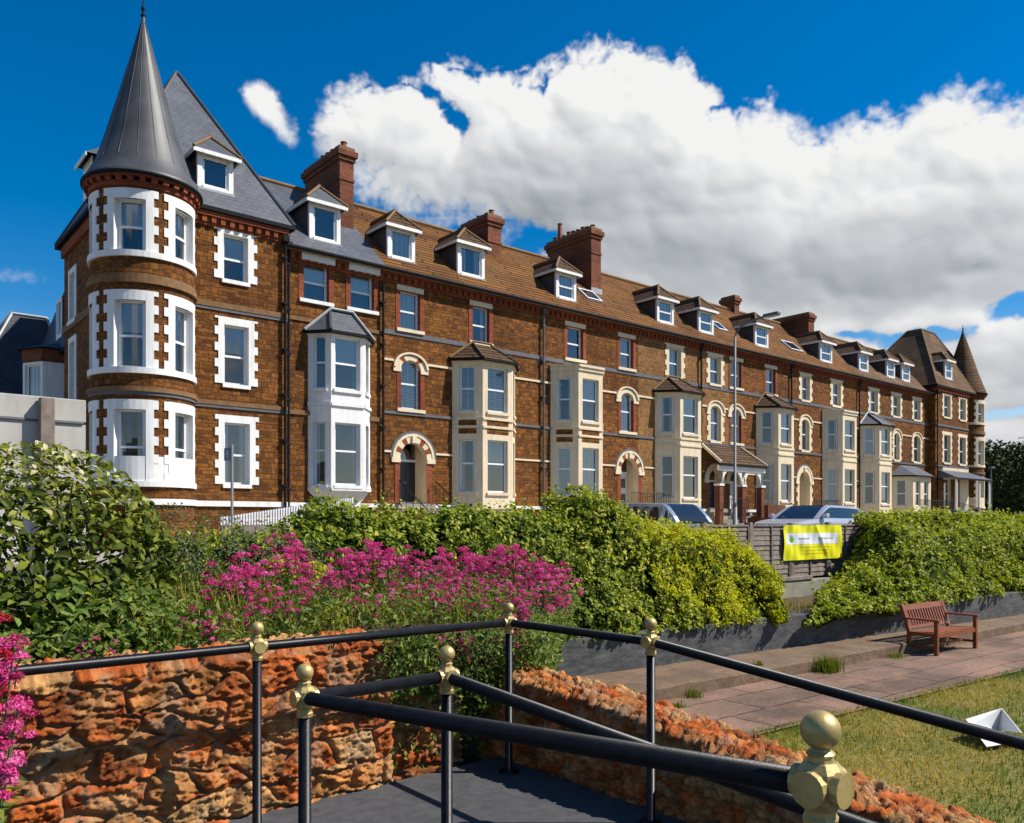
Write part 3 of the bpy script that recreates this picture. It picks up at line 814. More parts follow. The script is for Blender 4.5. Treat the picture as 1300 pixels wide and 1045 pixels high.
        r = MB(); o = .2; e0, e1, ye = x0-o, x1+o, y0-.22
        sl = math.hypot(xm-e0, zr-zt)
        ya = y0+.5
        r.face([(e0, ye, zt), (e1, ye, zt), (xm, ya, zr)], roof, [(0, 0), (e1-e0, 0), (xm-e0, 1.05)])
        r.face([(e0, yt, zt), (e0, ye, zt), (xm, ya, zr), (xm, yr, zr)], roof, [(yt, 0), (ye, 0), (ya, sl), (yr, sl)])
        r.face([(e1, ye, zt), (e1, yt, zt), (xm, yr, zr), (xm, ya, zr)], roof, [(ye, 0), (yt, 0), (yr, sl), (ya, sl)])
        r.box(e0, e1, ye, ye+.04, zt-.13, zt-.003, 'white_paint')
        r.box(e0, e0+.04, ye+.04, yt, zt-.13, zt-.003, 'white_paint'); r.box(e1-.04, e1, ye+.04, yt, zt-.13, zt-.003, 'white_paint')
        r.face([(e0, ye+.04, zt-.06), (e1, ye+.04, zt-.06), (e1, y0, zt-.06), (e0, y0, zt-.06)], 'white_paint')
        rc = 'ridge_clay' if roof != 'slate' else 'ridge_clay'
        for q in ((e0, ye, zt+.02), (e1, ye, zt+.02)): r.tube([q, (xm, ya, zr+.03)], .055, rc, 6)
        r.tube([(xm, ya-.05, zr+.03), (xm, yr, zr+.03)], .075, rc, 6)
        r.put('dormer_roof', d)
    def roof(s, x0, x1, mat, ridge='ridge_clay', rh=4.0):
        r = MB(); e = .34; Y = F
        p = [(Y-e, RZ-RS*e), (Y+rh, RZ+RS*rh), (Y+2*rh+e, RZ-RS*e)]; L = math.hypot(rh+e, RS*(rh+e))
        r.face([(x0, p[0][0], p[0][1]), (x1, p[0][0], p[0][1]), (x1, p[1][0], p[1][1]), (x0, p[1][0], p[1][1])], mat, [(x0, 0), (x1, 0), (x1, L), (x0, L)])
        r.face([(x1, p[2][0], p[2][1]), (x0, p[2][0], p[2][1]), (x0, p[1][0], p[1][1]), (x1, p[1][0], p[1][1])], mat, [(x1, 0), (x0, 0), (x0, L), (x1, L)])
        r.face([(x0, p[0][0], p[0][1]-.08), (x0, p[2][0], p[2][1]-.08), (x1, p[2][0], p[2][1]-.08), (x1, p[0][0], p[0][1]-.08)], 'timber_grey')
        r.box(x0, x1, p[0][0]-.01, p[0][0], p[0][1]-.08, p[0][1], 'timber_grey')
        o = r.put('roof', s.root)
        t = MB(); n = int((x1-x0)/.45)
        for i in range(n):
            a = x0+(x1-x0)*i/n; t.tube([(a, p[1][0], p[1][1]+.02), (x0+(x1-x0)*(i+1)/n-.01, p[1][0], p[1][1]+.02)], .11, ridge, 7)
        t.put('ridge', o)
        g = MB(); g.tube([(x0, p[0][0]-.07, p[0][1]-.03), (x1, p[0][0]-.07, p[0][1]-.03)], .075, 'black_gutter', 8); g.put('gutter', o)
    def cornice(s, x0, x1, zt=9.72, f=None, n=1, curvedr=None):
        c = MB(f or s.f)
        c.box(x0, x1, 0, .05, zt-.42, zt-.36, 'red_brick', n)
        k = int((x1-x0)/.3)
        for i in range(k):
            a = x0+(x1-x0)*(i+.2)/k; c.box(a, a+.15, .0, .16, zt-.34, zt-.14, 'red_brick')
        c.box(x0, x1, 0, .06, zt-.36, zt-.14, 'red_brick', n)
        c.box(x0, x1, 0, .2, zt-.14, zt, 'red_brick', n)
        c.put('cornice', s.root)
    def courses(s, lst=((7.30, 7.47, .03, 'belt_slate'), (6.26, 6.35, .05, 'cream_paint'), (4.2, 4.31, .05, 'belt_slate'), (2.69, 2.77, .05, 'cream_paint'), (.54, .68, .07, 'white_paint'))):
        for z0, z1, w, mt in lst:
            iv = [(s.x0, s.x1)]
            for a, b, z in s.brk:
                if z0-.1 <= z <= z1+.1:
                    iv = [q for p in iv for q in ((p[0], min(p[1], a)), (max(p[0], b), p[1])) if q[1]-q[0] > .02]
            c = MB(s.f)
            for a, b in iv: c.box(a, b, 0, w, z0, z1, mt)
            c.put('string_course', s.root)
    def chimney(s, x0, x1, y0, y1, zb, zt, pots=6, tall=None, mat='chimney_brick'):
        c = MB()
        c.box(x0, x1, y0, y1, zb, zt-.55, mat)
        c.box(x0-.06, x1+.06, y0-.06, y1+.06, zt-.55, zt-.38, mat); c.box(x0-.13, x1+.13, y0-.13, y1+.13, zt-.38, zt-.16, mat); c.box(x0-.04, x1+.04, y0-.04, y1+.04, zt-.16, zt, 'ridge_clay')
        c.box(x0-.05, x1+.05, y0-.05, y0-.002, zb+.0, zb+.5, 'lead_pale'); 
        c.box(x0-.03, x1+.03, y0-.035, y1+.03, zt-1.35, zt-1.25, mat)
        o = c.put('chimney', s.root)
        for i in range(pots):
            y = y0+.25+(y1-y0-.5)*i/max(1, pots-1); h = rnd.uniform(.2, .32)
            if tall is not None and i == tall: h = .95
            q = MB(); q.lathe([(.14, 0), (.13, h*.5), (.11, h-.05), (.14, h-.03), (.14, h), (.09, h), (.08, h-.1)], ((x0+x1)/2, y, zt), 'clay_pot', 10); q.put('chimney_pot', o, smooth=False)
    def pipe(s, x, zt=9.6, zb=GZ, mat='black_gutter', y=.12, head=True):
        p = MB(s.f)
        p.tube([(x, y, zt), (x, y, zb)], .05, mat, 8)
        if head: p.box(x-.11, x+.11, .02, .24, zt-.22, zt, mat)
        for k in range(6):
            z = zt-.8-k*1.6
            if z > zb: p.box(x-.075, x+.075, .0, y+.06, z, z+.07, mat)
        p.put('downpipe', s.root)
    def skylight(s, x0, x1, d0, d1):
        a = MB(); Y = F
        q = lambda x, d, h: (x, Y+d-h*.67, RZ+RS*d+h*.74)
        f = lambda u, w, z: q(u, z, w)
        for b in ((x0, x1, d0, d0+.07), (x0, x1, d1-.07, d1), (x0, x0+.07, d0+.07, d1-.07), (x1-.07, x1, d0+.07, d1-.07)): a.box(b[0], b[1], .0, .1, b[2], b[3], 'frame_white', fn=f)
        a.face([(x0+.06, .07, d0+.06), (x1-.06, .07, d0+.06), (x1-.06, .07, d1-.06), (x0+.06, .07, d1-.06)], 'car_glass', fn=f)
        a.put('skylight', s.root)
    def finish(s, right=False, left=False, depth=8., pale=None, top=None):
        e = top or s.eave
        s.w.panel(s.x0, s.x1, GZ-.3, e, s.holes, s.mat, mf=(lambda u, z: 'carrstone_pale' if pale and pale[0] < u < pale[1] else s.mat) if pale else None)
        Y = s.Y; s.w.fn = None
        s.w.face([(s.x1, Y+depth, GZ), (s.x0, Y+depth, GZ), (s.x0, Y+depth, e), (s.x1, Y+depth, e)], s.mat, [(0, 0), (s.x1-s.x0, 0), (s.x1-s.x0, e), (0, e)])
        for fl, x in ((True, s.x0), (True, s.x1)):
            if fl: s.w.face([(x, Y+depth, GZ), (x, Y, GZ), (x, Y, e), (x, Y+depth, e)], s.mat, [(0, GZ), (depth, GZ), (depth, e), (0, e)])
        s.w.put('wall', s.root)

# ---- A: narrow house, slate roof, white bay
h = House('narrow terraced house with slate roof and tall white bay, squeezed beside the grey cone turret', 12.5, 16.58)
h.win2(13.25, 14.25, 'l', 8.05, 9.42, 'blind', 'white_paint'); h.win2(15.15, 16.15, 'l', 8.05, 9.42, 'blind', 'white_paint')
h.bay(13.42, 15.98, c=.6, p=.62, ztop=6.9, mat='white_paint', roof='slate', corbel=True, zl=(1.32, 3.6), zu=(4.82, 6.72), apex=7.8, decos=(None, 'curtain', 'blind', None, None, None), apx=14.75)
h.dormer(13.72, 15.0, 'slate', 11.9, single=True)
h.chimney(15.72, 16.34, 29.4, 32.5, 11.2, 15.0, 7)
h.courses(((7.22, 7.36, .05, 'belt_stone'), (3.84, 4.0, .06, 'belt_stone'), (.54, .68, .07, 'white_paint')))
h.cornice(12.62, 16.58); h.roof(12.3, 16.55, 'slate'); h.pipe(12.62, 9.9); h.pipe(16.5, 9.2, head=False); h.finish()
# ---- B
h = House('terraced house with navy arched front door, shuttered windows and one tile-roofed cream bay', 16.58, 24.94)
h.win2(17.33, 18.26, 'l', deco='net'); h.win2(20.9, 21.8, 'l', deco='curtain')
h.win1(17.37, 18.28, False, 'shutter', True)
h.doorway(17.95, .63, 'navy_door')
h.bay(19.85, 23.25, decos=('shutter', 'curtain', 'shutter', 'blind', 'shutter', None), bricks=True, apx=21.35)
h.dormer(17.07, 18.36, 'bay_tile', deco='net', single=True); h.dormer(20.5, 21.95, 'bay_tile', 11.86, deco='curtain', single=True)
h.chimney(23.95, 24.75, 30.3, 32.4, 12, 14.55, 6)
h.courses(); h.cornice(16.58, 24.94); h.roof(16.55, 24.94, 'roof_tile'); h.pipe(24.84, 9.6, mat='pipe_grey'); h.finish()
# ---- C
h = House('wide terraced house with cream bays either side of an arched pale front door', 24.94, 36.42)
h.win2(26.42, 27.45, 'l', deco=None); h.win2(30.02, 30.98, 'l', deco='net'); h.win2(33.75, 34.75, 'q', deco='net')
h.win1(30.08, 31.0, False, 'net')
h.doorway(30.72, .66, 'white_door', glassy=True)
h.bay(25.37, 28.75, ztop=7.05, roof=None, parapet=True, decos=('curtain', 'net', 'blind', 'net', None, None), bricks=True, zu=(4.6, 6.55))
h.bay(32.66, 36.2, decos=('curtain', None, 'blind', None, None, None), apx=34.1)
for a, b in ((26.19, 27.5), (33.43, 34.8)): h.dormer(a, b, 'bay_tile', deco=rnd.choice(('blind', 'net')))
h.chimney(29.85, 30.55, 29.3, 32.6, 11.4, 15.0, 9, tall=7)
h.skylight(28.7, 29.75, .95, 1.7)
h.courses(); h.cornice(24.94, 36.42); h.roof(24.94, 36.42, 'roof_tile'); h.pipe(36.36, 9.6); h.finish(pale=(31.6, 37))
# ---- D
h = House('terraced house with a tiled porch canopy sheltering two front doors', 36.42, 45.4)
h.win2(37.25, 38.25, 'q', deco='net'); h.win2(39.2, 40.2, 'l', deco='curtain'); h.win2(42.7, 43.7, 'l', deco='net')
h.win1(37.3, 38.25, True, 'net'); h.win1(39.25, 40.2, False, 'curtain')
h.doorway(37.7, .55, 'navy_door', bricks=False, d=.35, zs=2.3); h.doorway(39.65, .55, 'white_door', bricks=False, d=.35, zs=2.3)
h.bay(41.7, 45.15, decos=(None, 'curtain', 'net', 'net', None, None), apx=42.9)
for a, b in ((36.95, 38.3), (42.35, 43.75)): h.dormer(a, b, 'bay_tile', deco='net')
h.chimney(44.9, 45.4, 31.2, 32.2, 12.8, 14.6, 0)
h.skylight(39.65, 40.5, 1.15, 1.85)
p = MB(h.f)
pm = 'cream_paint'
p.face([(36.35, 1.35, 3.1), (40.75, 1.35, 3.1), (40.1, .0, 4.2), (36.35, .0, 4.2)], 'bay_tile', [(0, 0), (4.4, 0), (3.7, 1.75), (0, 1.75)])
p.face([(40.75, 1.35, 3.1), (40.75, 0, 3.1), (40.1, 0, 4.2)], 'bay_tile', [(0, 0), (1.4, 0), (1.4, 1.3)])
p.box(36.35, 40.75, 1.27, 1.40, 2.98, 3.09, 'black_gutter'); p.box(36.4, 40.7, 1.1, 1.25, 2.72, 3.0, 'white_paint')
p.tube([(40.75, 1.38, 3.12), (40.1, .03, 4.25)], .06, 'cream_paint', 6); p.tube([(36.4, 1.38, 3.13), (36.4, .03, 4.25)], .08, 'cream_paint', 6)
po = p.put('porch', h.root)
for x in (36.62, 38.68, 40.5):
    q = MB(h.f); q.box(x-.16, x+.16, .92, 1.24, -.2, 1.9, 'chimney_brick'); q.box(x-.2, x+.2, .88, 1.28, 1.9, 2.02, 'white_paint')
    for sx in (-1, 1):
        if 36.5 < x+sx*.5 < 40.8:
            for k in range(6):
                t0, t1 = R(90*k/6), R(90*(k+1)/6); r0 = .75
                a0, a1 = x+sx*(.16+r0*(1-math.cos(t0))), x+sx*(.16+r0*(1-math.cos(t1)))
                q.face([(a0, 1.2, 2.0+r0*math.sin(t0)), (a1, 1.2, 2.0+r0*math.sin(t1)), (a1, 1.2, 2.78), (a0, 1.2, 2.78)], 'white_paint')
                q.face([(a0, 1.2, 2.0+r0*math.sin(t0)), (a1, 1.2, 2.0+r0*math.sin(t1)), (a1, 1.1, 2.0+r0*math.sin(t1)), (a0, 1.1, 2.0+r0*math.sin(t0))], 'white_paint')
    q.put('pillar', po)
h.courses(); h.cornice(36.42, 45.4); h.roof(36.42, 45.4, 'roof_tile'); h.pipe(45.3, 9.6); h.finish(pale=(36, 39))
# ---- E
h = House('terraced house with quoined windows, arched dark door and flat-topped bay near the far end', 45.4, 53.76)
h.win2(46.6, 47.55, 'q', deco='net'); h.win2(50.35, 51.4, 'q', deco='net')
h.win1(46.6, 47.5, True, 'curtain')
h.doorway(46.95, .62, 'navy_door', bricks=False, quoin=True)
h.bay(49.1, 52.7, ztop=7.05, roof=None, parapet=True, decos=('curtain', 'net', 'net', None), zu=(4.6, 6.55))
h.dormer(49.75, 51.25, 'bay_tile', deco='net')
h.chimney(50.9, 51.6, 29.5, 32.3, 11.6, 14.15, 0)
h.skylight(46.9, 48.3, .9, 1.7)
h.courses(); h.cornice(45.4, 53.76); h.roof(45.4, 53.76, 'roof_tile'); h.pipe(53.7, 9.6); h.finish()
# ---- F
h = House('terraced house with slate-roofed bay and small canted porch, touching the far end pavilion', 53.76, 64.6)
h.win2(55.4, 56.5, 'q', deco='net'); h.win2(58.75, 59.9, 'q', deco='net'); h.win2(62.1, 63.2, 'q', deco='net')
h.win1(58.95, 59.8, True, None); h.win1(62.05, 63.2, True, None)
h.bay(54.03, 57.6, ztop=6.62, roof='slate', decos=('net', None, 'net'), apx=55.4, apex=7.45)
for a, b in ((54.9, 56.2), (58.95, 60.2), (61.35, 62.65)): h.dormer(a, b, 'roof_tile_far', deco='net')
c = MB(); Y = F; pts = [(58.4, Y), (59.3, Y-1.2), (62.2, Y-1.2), (63.6, Y)]
pw = []
for k in range(3):
    f, L = flat(pts[k], pts[k+1]); c.fn = f
    hs = [(.4, min(L-.4, 1.2), 1.1, 2.95)] if k < 2 else [(.4, L-.5, 1.1, 2.95)]
    if k == 1: hs.append((1.75, 2.5, 1.1, 2.95))
    c.panel(0, L, GZ, 3.3, hs, 'cream_paint')
    for q in hs: c.reveal(*q, .4, 'cream_paint', 'room_dark'); pw.append((f, q))
c.fn = None; po = c.put('porch', h.root)
for f, q in pw: window(po, f, *q, d=.1, flat=True)
r = MB(); e = [(58.2, Y), (59.2, Y-1.4), (62.3, Y-1.4), (63.9, Y)]; t = [(60.0, Y), (62.6, Y)]
r.face([(*e[0], 3.3), (*e[1], 3.3), (*t[0], 4.1)], 'slate', [(0, 0), (1.7, 0), (1.6, 1.6)]); r.face([(*e[1], 3.3), (*e[2], 3.3), (*t[1], 4.1), (*t[0], 4.1)], 'slate', [(0, 0), (3.1, 0), (3, 1.6), (.4, 1.6)]); r.face([(*e[2], 3.3), (*e[3], 3.3), (*t[1], 4.1)], 'slate', [(0, 0), (2, 0), (.5, 1.6)])
for q in range(3):
    f, L = flat(e[q], e[q+1]); r.box(0, L, -.05, .05, 3.2, 3.3, 'black_gutter', fn=f)
r.put('porch_roof', po)
h.courses(); h.cornice(53.76, 64.6); h.roof(53.76, 65.2, 'roof_tile_far'); h.finish()

def pyramid(par, x0, x1, y0, y1, ze, tx0, tx1, ty0, ty1, zt, mat, hipmat):
    r = MB(); e = .25
    b = [(x0-e, y0-e), (x1+e, y0-e), (x1+e, y1+e), (x0-e, y1+e)]; t = [(tx0, ty0), (tx1, ty0), (tx1, ty1), (tx0, ty1)]
    for k in range(4):
        k2 = (k+1) % 4; L = math.dist(b[k], b[k2]); dirv = ((b[k2][0]-b[k][0])/L, (b[k2][1]-b[k][1])/L)
        pr = lambda p: (p[0]-b[k][0])*dirv[0]+(p[1]-b[k][1])*dirv[1]
        off = abs((t[k][0]-b[k][0])*-dirv[1]+(t[k][1]-b[k][1])*dirv[0]); S = math.hypot(off, zt-ze)
        r.face([(*b[k], ze), (*b[k2], ze), (*t[k2], zt), (*t[k], zt)], mat, [(0, 0), (L, 0), (pr(t[k2]), S), (pr(t[k]), S)])
        r.tube([(*b[k], ze+.02), (*t[k], zt+.03)], .06, hipmat, 6)
        f, LL = flat(b[k], b[k2]); r.box(0, LL, -.1, .03, ze-.14, ze-.01, 'black_gutter', fn=f)
    r.face([(*q, zt) for q in t], 'lead'); 
    for k in range(4): r.tube([(*t[k], zt+.03), (*t[(k+1) % 4], zt+.03)], .07, hipmat, 6)
    r.face([(*q, ze-.05) for q in b], 'timber_grey')
    return r.put('roof', par)

def turret(h, c, r, wins, eave, apexz, conemat, mat, zb=GZ-.2, a0=-150, a1=95, baseplate=True, flare=True, seams=16):
    f = curved(c, r); U = lambda deg: R(deg)*r
    w = MB(f); holes = []
    zr = ((8.08, 9.62), (4.6, 6.6), (1.2, 3.34))
    for ang, half in wins:
        for z0, z1 in zr: holes.append((U(ang-half), U(ang+half), z0, z1))
    w.panel(U(a0), U(a1), zb, eave-.35, holes, h.mat, du=.16)
    for q in holes: w.reveal(*q, .5, mat, 'room_dark')
    t = w.put('turret', h.root)
    for i, q in enumerate(holes):
        o = window(t, f, *q, d=.2, deco=('blind', 'blind', 'curtain')[i % 3] if i % 3 < 2 else None, flat=True, n=4)
    for q in holes:
        s = MB(f)
        u0, u1, z0, z1 = q; wd = .22
        s.box(u0-wd, u0, 0, .035, z0, z1, mat, 2); s.box(u1, u1+wd, 0, .035, z0, z1, mat, 2); s.box(u0-wd, u1+wd, 0, .035, z1, z1+.3, mat, 8)
        k = 0; zz = z0
        while zz < z1+.25:
            if k % 2 == 0:
                tt = min(zz+.27, z1+.3)
                s.box(u0-wd-.13, u0-wd, 0, .033, zz, tt, mat); s.box(u1+wd, u1+wd+.13, 0, .033, zz, tt, mat)
            zz += .27; k += 1
        s.put('surround', t)
    b = MB(f)
    A, B = U(a0), U(a1)
    for z0, z1, ww, mt in ((7.9, 8.08, .075, mat), (7.3, 7.4, .05, 'belt_stone'), (7.12, 7.3, .09, 'belt_stone'), (4.42, 4.6, .075, mat), (3.88, 4.02, .09, 'belt_stone'), (3.78, 3.88, .05, 'belt_slate'), (1.04, 1.2, .08, mat), (.5, .68, .08, 'white_paint')):
        b.box(A, B, 0, ww, z0, z1, mt, 40)
    if baseplate: b.box(A, B, 0, .02, 1.2, 1.95, mat, 40)
    b.put('string_course', t)
    c2 = MB(f)
    zt = eave-.02
    c2.box(A, B, 0, .05, zt-.36, zt-.2, 'red_brick', 40)
    k = int((B-A)/.3)
    for i in range(k):
        a = A+(B-A)*(i+.2)/k; c2.box(a, a+.15, 0, .17, zt-.22, zt-.08, 'red_brick')
    c2.box(A, B, 0, .2, zt-.09, zt, 'red_brick', 40)
    c2.put('cornice', t)
    cn = MB()
    H = apexz-eave
    prof = [(r+.05, -.06), (r+.24, -.03), (r+.25, .03), (r+.16, .14), (r*.93, H*.115), (r*.74, H*.27), (r*.5, H*.5), (r*.25, H*.745), (.06, H*.96), (.05, H)] if flare else [(r+.05, -.06), (r+.2, -.03), (r+.2, .03), (r*.72, H*.35), (r*.36, H*.7), (.05, H)]
    cn.lathe(prof, (*c, eave), conemat, 40)
    for i in range(seams):
        an = R(360/seams*i)
        if flare: cn.tube([(c[0]+q*math.sin(an), c[1]-q*math.cos(an), eave+z) for q, z in prof[4:9]], .012, conemat, 4)
    cn.lathe([(r+.18, -.1), (r+.27, -.06), (r+.27, .0)], (*c, eave), 'black_gutter', 40)
    cn.lathe([(.05, 0), (.09, .05), (.04, .12), (.03, .2), (.08, .27), (.03, .34), (.015, .6), (.0, .75)], (*c, apexz-.05), 'black_gutter', 8)
    cn.put('cone_roof', t, smooth=True)
    return t

# ---- corner house with the turret
h = House('corner house with smooth grey cone turret, steep slate pyramid roof and white quoins', 7.67, 12.48, 27.2, 'corner_house', eave=10.2)
h.win2(10.22, 11.06, 'q', 8.12, 9.64, 'blind', 'white_paint'); h.win2(10.24, 11.08, 'q', 4.62, 6.6, 'blind', 'white_paint'); h.win2(10.25, 11.12, 'q', 1.25, 3.32, 'curtain', 'white_paint')
h.courses(((7.12, 7.3, .06, 'belt_stone'), (7.02, 7.12, .04, 'belt_slate'), (3.88, 4.02, .06, 'belt_stone'), (3.78, 3.88, .04, 'belt_slate'), (.5, .68, .07, 'white_paint')))
h.cornice(9.1, 12.48, 10.2); h.pipe(12.36, 10.0, head=True)
pyramid(h.root, 6.9, 12.4, 27.2, 34.4, 10.36, 9.85, 9.95, 30.9, 31.0, 16.4, 'slate', 'lead')
rs_, ry_ = 6.04/3.95, 26.95
h.dormer(9.45, 10.66, 'slate', 12.3, y0=27.45, rs=rs_, rz=10.36, ry=ry_, zr=13.05, zb=11.1, single=True)
turret(h, (7.7, 27.28), 1.5, ((-30, 17), (37, 17), (-97, 15)), 10.38, 15.95, 'lead', 'white_paint')
# left return wall and its windows
fl, L = flat((6.9, 34.4), (6.9, 27.3)); sw = MB(fl)
lh = [(1.0, 1.8, 7.3, 9.0), (1.0, 1.8, 4.3, 6.5), (1.0, 1.8, 1.2, 3.3)]
sw.panel(0, L, GZ, 10.2, lh, 'carrstone')
for q in lh: sw.reveal(*q, .4, 'white_paint', 'room_dark')
sw.box(0, L, 0, .06, 7.02, 7.3, 'belt_stone'); sw.box(0, L, 0, .06, 3.8, 4.0, 'belt_stone'); sw.box(0, L, 0, .12, 9.85, 10.2, 'red_brick')
so_ = sw.put('side_wall', h.root)
for i, q in enumerate(lh):
    o = window(so_, fl, *q, d=.12, flat=True)
for b in lh:
    q = MB(fl)
    q.box(b[0]-.2, b[0], 0, .035, b[2], b[3]+.2, 'white_paint'); q.box(b[1], b[1]+.2, 0, .035, b[2], b[3]+.2, 'white_paint'); q.box(b[0], b[1], 0, .035, b[3], b[3]+.2, 'white_paint'); q.box(b[0]-.2, b[1]+.2, 0, .08, b[2]-.14, b[2], 'white_paint')
    q.put('surround', so_)
d2 = MB()   # dormer on the hidden left slope
d2.box(6.85, 8.2, 29.9, 31.1, 11.0, 12.2, 'dormer_cheek'); d2.box(6.82, 6.85, 29.9, 31.1, 11.0, 12.2, 'white_paint')
d2.face([(6.6, 29.7, 12.2), (6.6, 31.3, 12.2), (7.3, 30.5, 12.85)], 'slate'); d2.face([(6.6, 29.7, 12.2), (7.3, 30.5, 12.85), (8.8, 30.5, 12.85), (8.6, 29.7, 12.2)], 'slate'); d2.face([(6.6, 31.3, 12.2), (8.6, 31.3, 12.2), (8.8, 30.5, 12.85), (7.3, 30.5, 12.85)], 'slate')
d2.box(6.58, 6.62, 29.7, 31.3, 12.08, 12.2, 'white_paint')
d2.put('dormer', h.root)
h.finish(depth=7.2, top=10.2)

# ---- far end pavilion
h = House('far end house with flat-topped steep brown roof and small brown cone turret', 64.6, 70.75, 27.0, 'end_house', eave=10.3)
h.win2(66.1, 67.3, 'q', 8.1, 9.75, 'net'); h.win2(69.1, 70.2, 'q', 8.1, 9.75, 'net')
h.win2(66.1, 67.3, 'q', 4.55, 6.7, None); h.win2(69.0, 70.2, 'q', 4.55, 6.7, None)
h.hole(66.15, 67.4, 1.1, 3.3); window(h.root, h.f, 66.15, 67.4, 1.1, 3.3)
b = MB(h.f); b.box(67.9, 69.0, .0, .06, .9, 3.3, 'brown_door'); b.box(68.44, 68.46, .06, .07, .9, 3.3, 'black_gutter'); b.put('front_door', h.root)
b = MB(h.f); b.box(65.9, 70.75, 0, .03, 3.3, 4.2, 'cream_paint'); b.box(69.05, 70.75, .0, .03, GZ, 3.3, 'cream_paint'); b.put('render_panel', h.root)
p = MB(h.f)
p.face([(64.7, 1.5, 3.3), (71.6, 1.5, 3.3), (70.6, .03, 3.95), (65.2, .03, 3.95)], 'slate', [(0, 0), (6.9, 0), (6, 1.6), (.5, 1.6)]); p.face([(64.7, 1.5, 3.3), (65.2, .03, 3.95), (64.7, .03, 3.3)], 'slate'); p.face([(71.6, 1.5, 3.3), (71.6, .03, 3.3), (70.6, .03, 3.95)], 'slate')
p.box(64.7, 71.6, 1.4, 1.55, 3.18, 3.29, 'black_gutter')
for x in (65.0, 69.3, 71.3): p.box(x-.06, x+.06, 1.3, 1.42, GZ, 3.18, 'white_paint')
p.put('porch', h.root)
h.courses(((7.3, 7.45, .06, 'belt_slate'), (4.2, 4.32, .05, 'belt_slate'), (.5, .66, .07, 'white_paint')))
h.cornice(64.6, 70.75, 10.3)
pyramid(h.root, 64.6, 73.2, 27.0, 34.2, 10.4, 69.2, 71.6, 30.0, 31.2, 15.8, 'roof_tile_far', 'ridge_clay')
h.dormer(66.9, 68.2, 'roof_tile_far', 12.6, y0=27.2, rs=5.4/3.25, rz=10.4, ry=26.75, zr=13.3, zb=11.15, deco='net')
turret(h, (72.8, 28.2), 1.55, ((-8, 17), (55, 16)), 10.5, 15.85, 'roof_tile_far', 'cream_paint', a0=-95, a1=150, flare=False, seams=0)
h.pipe(64.72, 10.0)
h.finish(left=True, depth=7.2, top=10.3)

# ---- rear range and neighbour at far left
rt = empty('rear_wing', (7.6, 37.5, GZ), 'brick rear wing with dark mansard slope and white canted bay, left of the turret', 'house')
w = MB(); w.box(7.3, 12, 34.45, 41., GZ, 6.6, 'chimney_brick'); w.put('wall', rt)
r = MB()
r.face([(6.95, 41.2, 6.6), (6.95, 34.4, 6.6), (8.9, 34.4, 12.2), (8.9, 41.2, 12.2)], 'slate_dark', [(0, 0), (6.8, 0), (6.8, 3.7), (0, 3.7)])
r.face([(8.9, 41.2, 12.2), (8.9, 34.4, 12.2), (12, 34.4, 12.4), (12, 41.2, 12.4)], 'lead'); r.box(6.9, 7.1, 34.4, 41.2, 6.45, 6.6, 'black_gutter'); r.face([(6.95, 41.2, 6.6), (8.9, 41.2, 12.2), (12, 41.2, 12.4), (12, 41.2, 6.6)], 'slate_dark')
r.put('roof', rt)
d = MB(); d.box(7.2, 8.6, 36.2, 37.2, 7.3, 8.9, 'dormer_cheek'); d.box(7.16, 7.2, 36.2, 37.2, 7.3, 8.9, 'white_paint'); d.box(7.13, 7.16, 36.4, 37., 7.5, 8.7, 'car_glass'); d.put('dormer', rt)
pts = [(7.3, 37.6), (6.3, 37.3), (5.85, 36.3), (6.35, 35.35), (7.3, 35.35)]
b = MB(); bw = []
for k in range(4):
    f, L = flat(pts[k], pts[k+1]); b.fn = f
    hs = [(L/2-.42, L/2+.42, 3.4, 6.0)] if k in (1, 2) else []
    b.panel(0, L, GZ, 6.1, hs, 'white_paint'); b.box(0, L, 0, .03, 6.1, 6.6, 'chimney_brick')
    for q in hs: b.reveal(*q, .3, 'white_paint', 'room_dark'); bw.append((f, q))
bo = b.put('bay_window', rt)
for f, q in bw: window(bo, f, *q, d=.08, flat=True, deco='net')
r = MB()
e = [(7.3, 37.9), (6.15, 37.5), (5.6, 36.3), (6.25, 35.1), (7.3, 35.1)]
for k in range(4): r.face([(*e[k], 6.6), (*e[k+1], 6.6), (7.3, 36.7, 7.2)], 'slate_dark')
r.put('bay_roof', bo)
nb = empty('mansard_house', (6.7, 45, GZ), 'neighbouring house with dark slate mansard roof at far left beyond the grey wall', 'house')
w = MB(); w.box(4.7, 8.7, 41.5, 50, GZ, 5.4, 'chimney_brick'); w.put('wall', nb)
pyramid(nb, 4.8, 8.6, 41.5, 50, 5.4, 6.5, 7.9, 43.0, 48.5, 9.4, 'slate_dark', 'lead_pale')
d = MB(); d.box(4.9, 6.5, 42.6, 43.6, 6.5, 8.0, 'dormer_cheek'); d.box(4.86, 4.9, 42.6, 43.6, 6.5, 8.0, 'white_paint'); d.box(4.83, 4.86, 42.8, 43.4, 6.7, 7.8, 'car_glass'); d.put('dormer', nb)

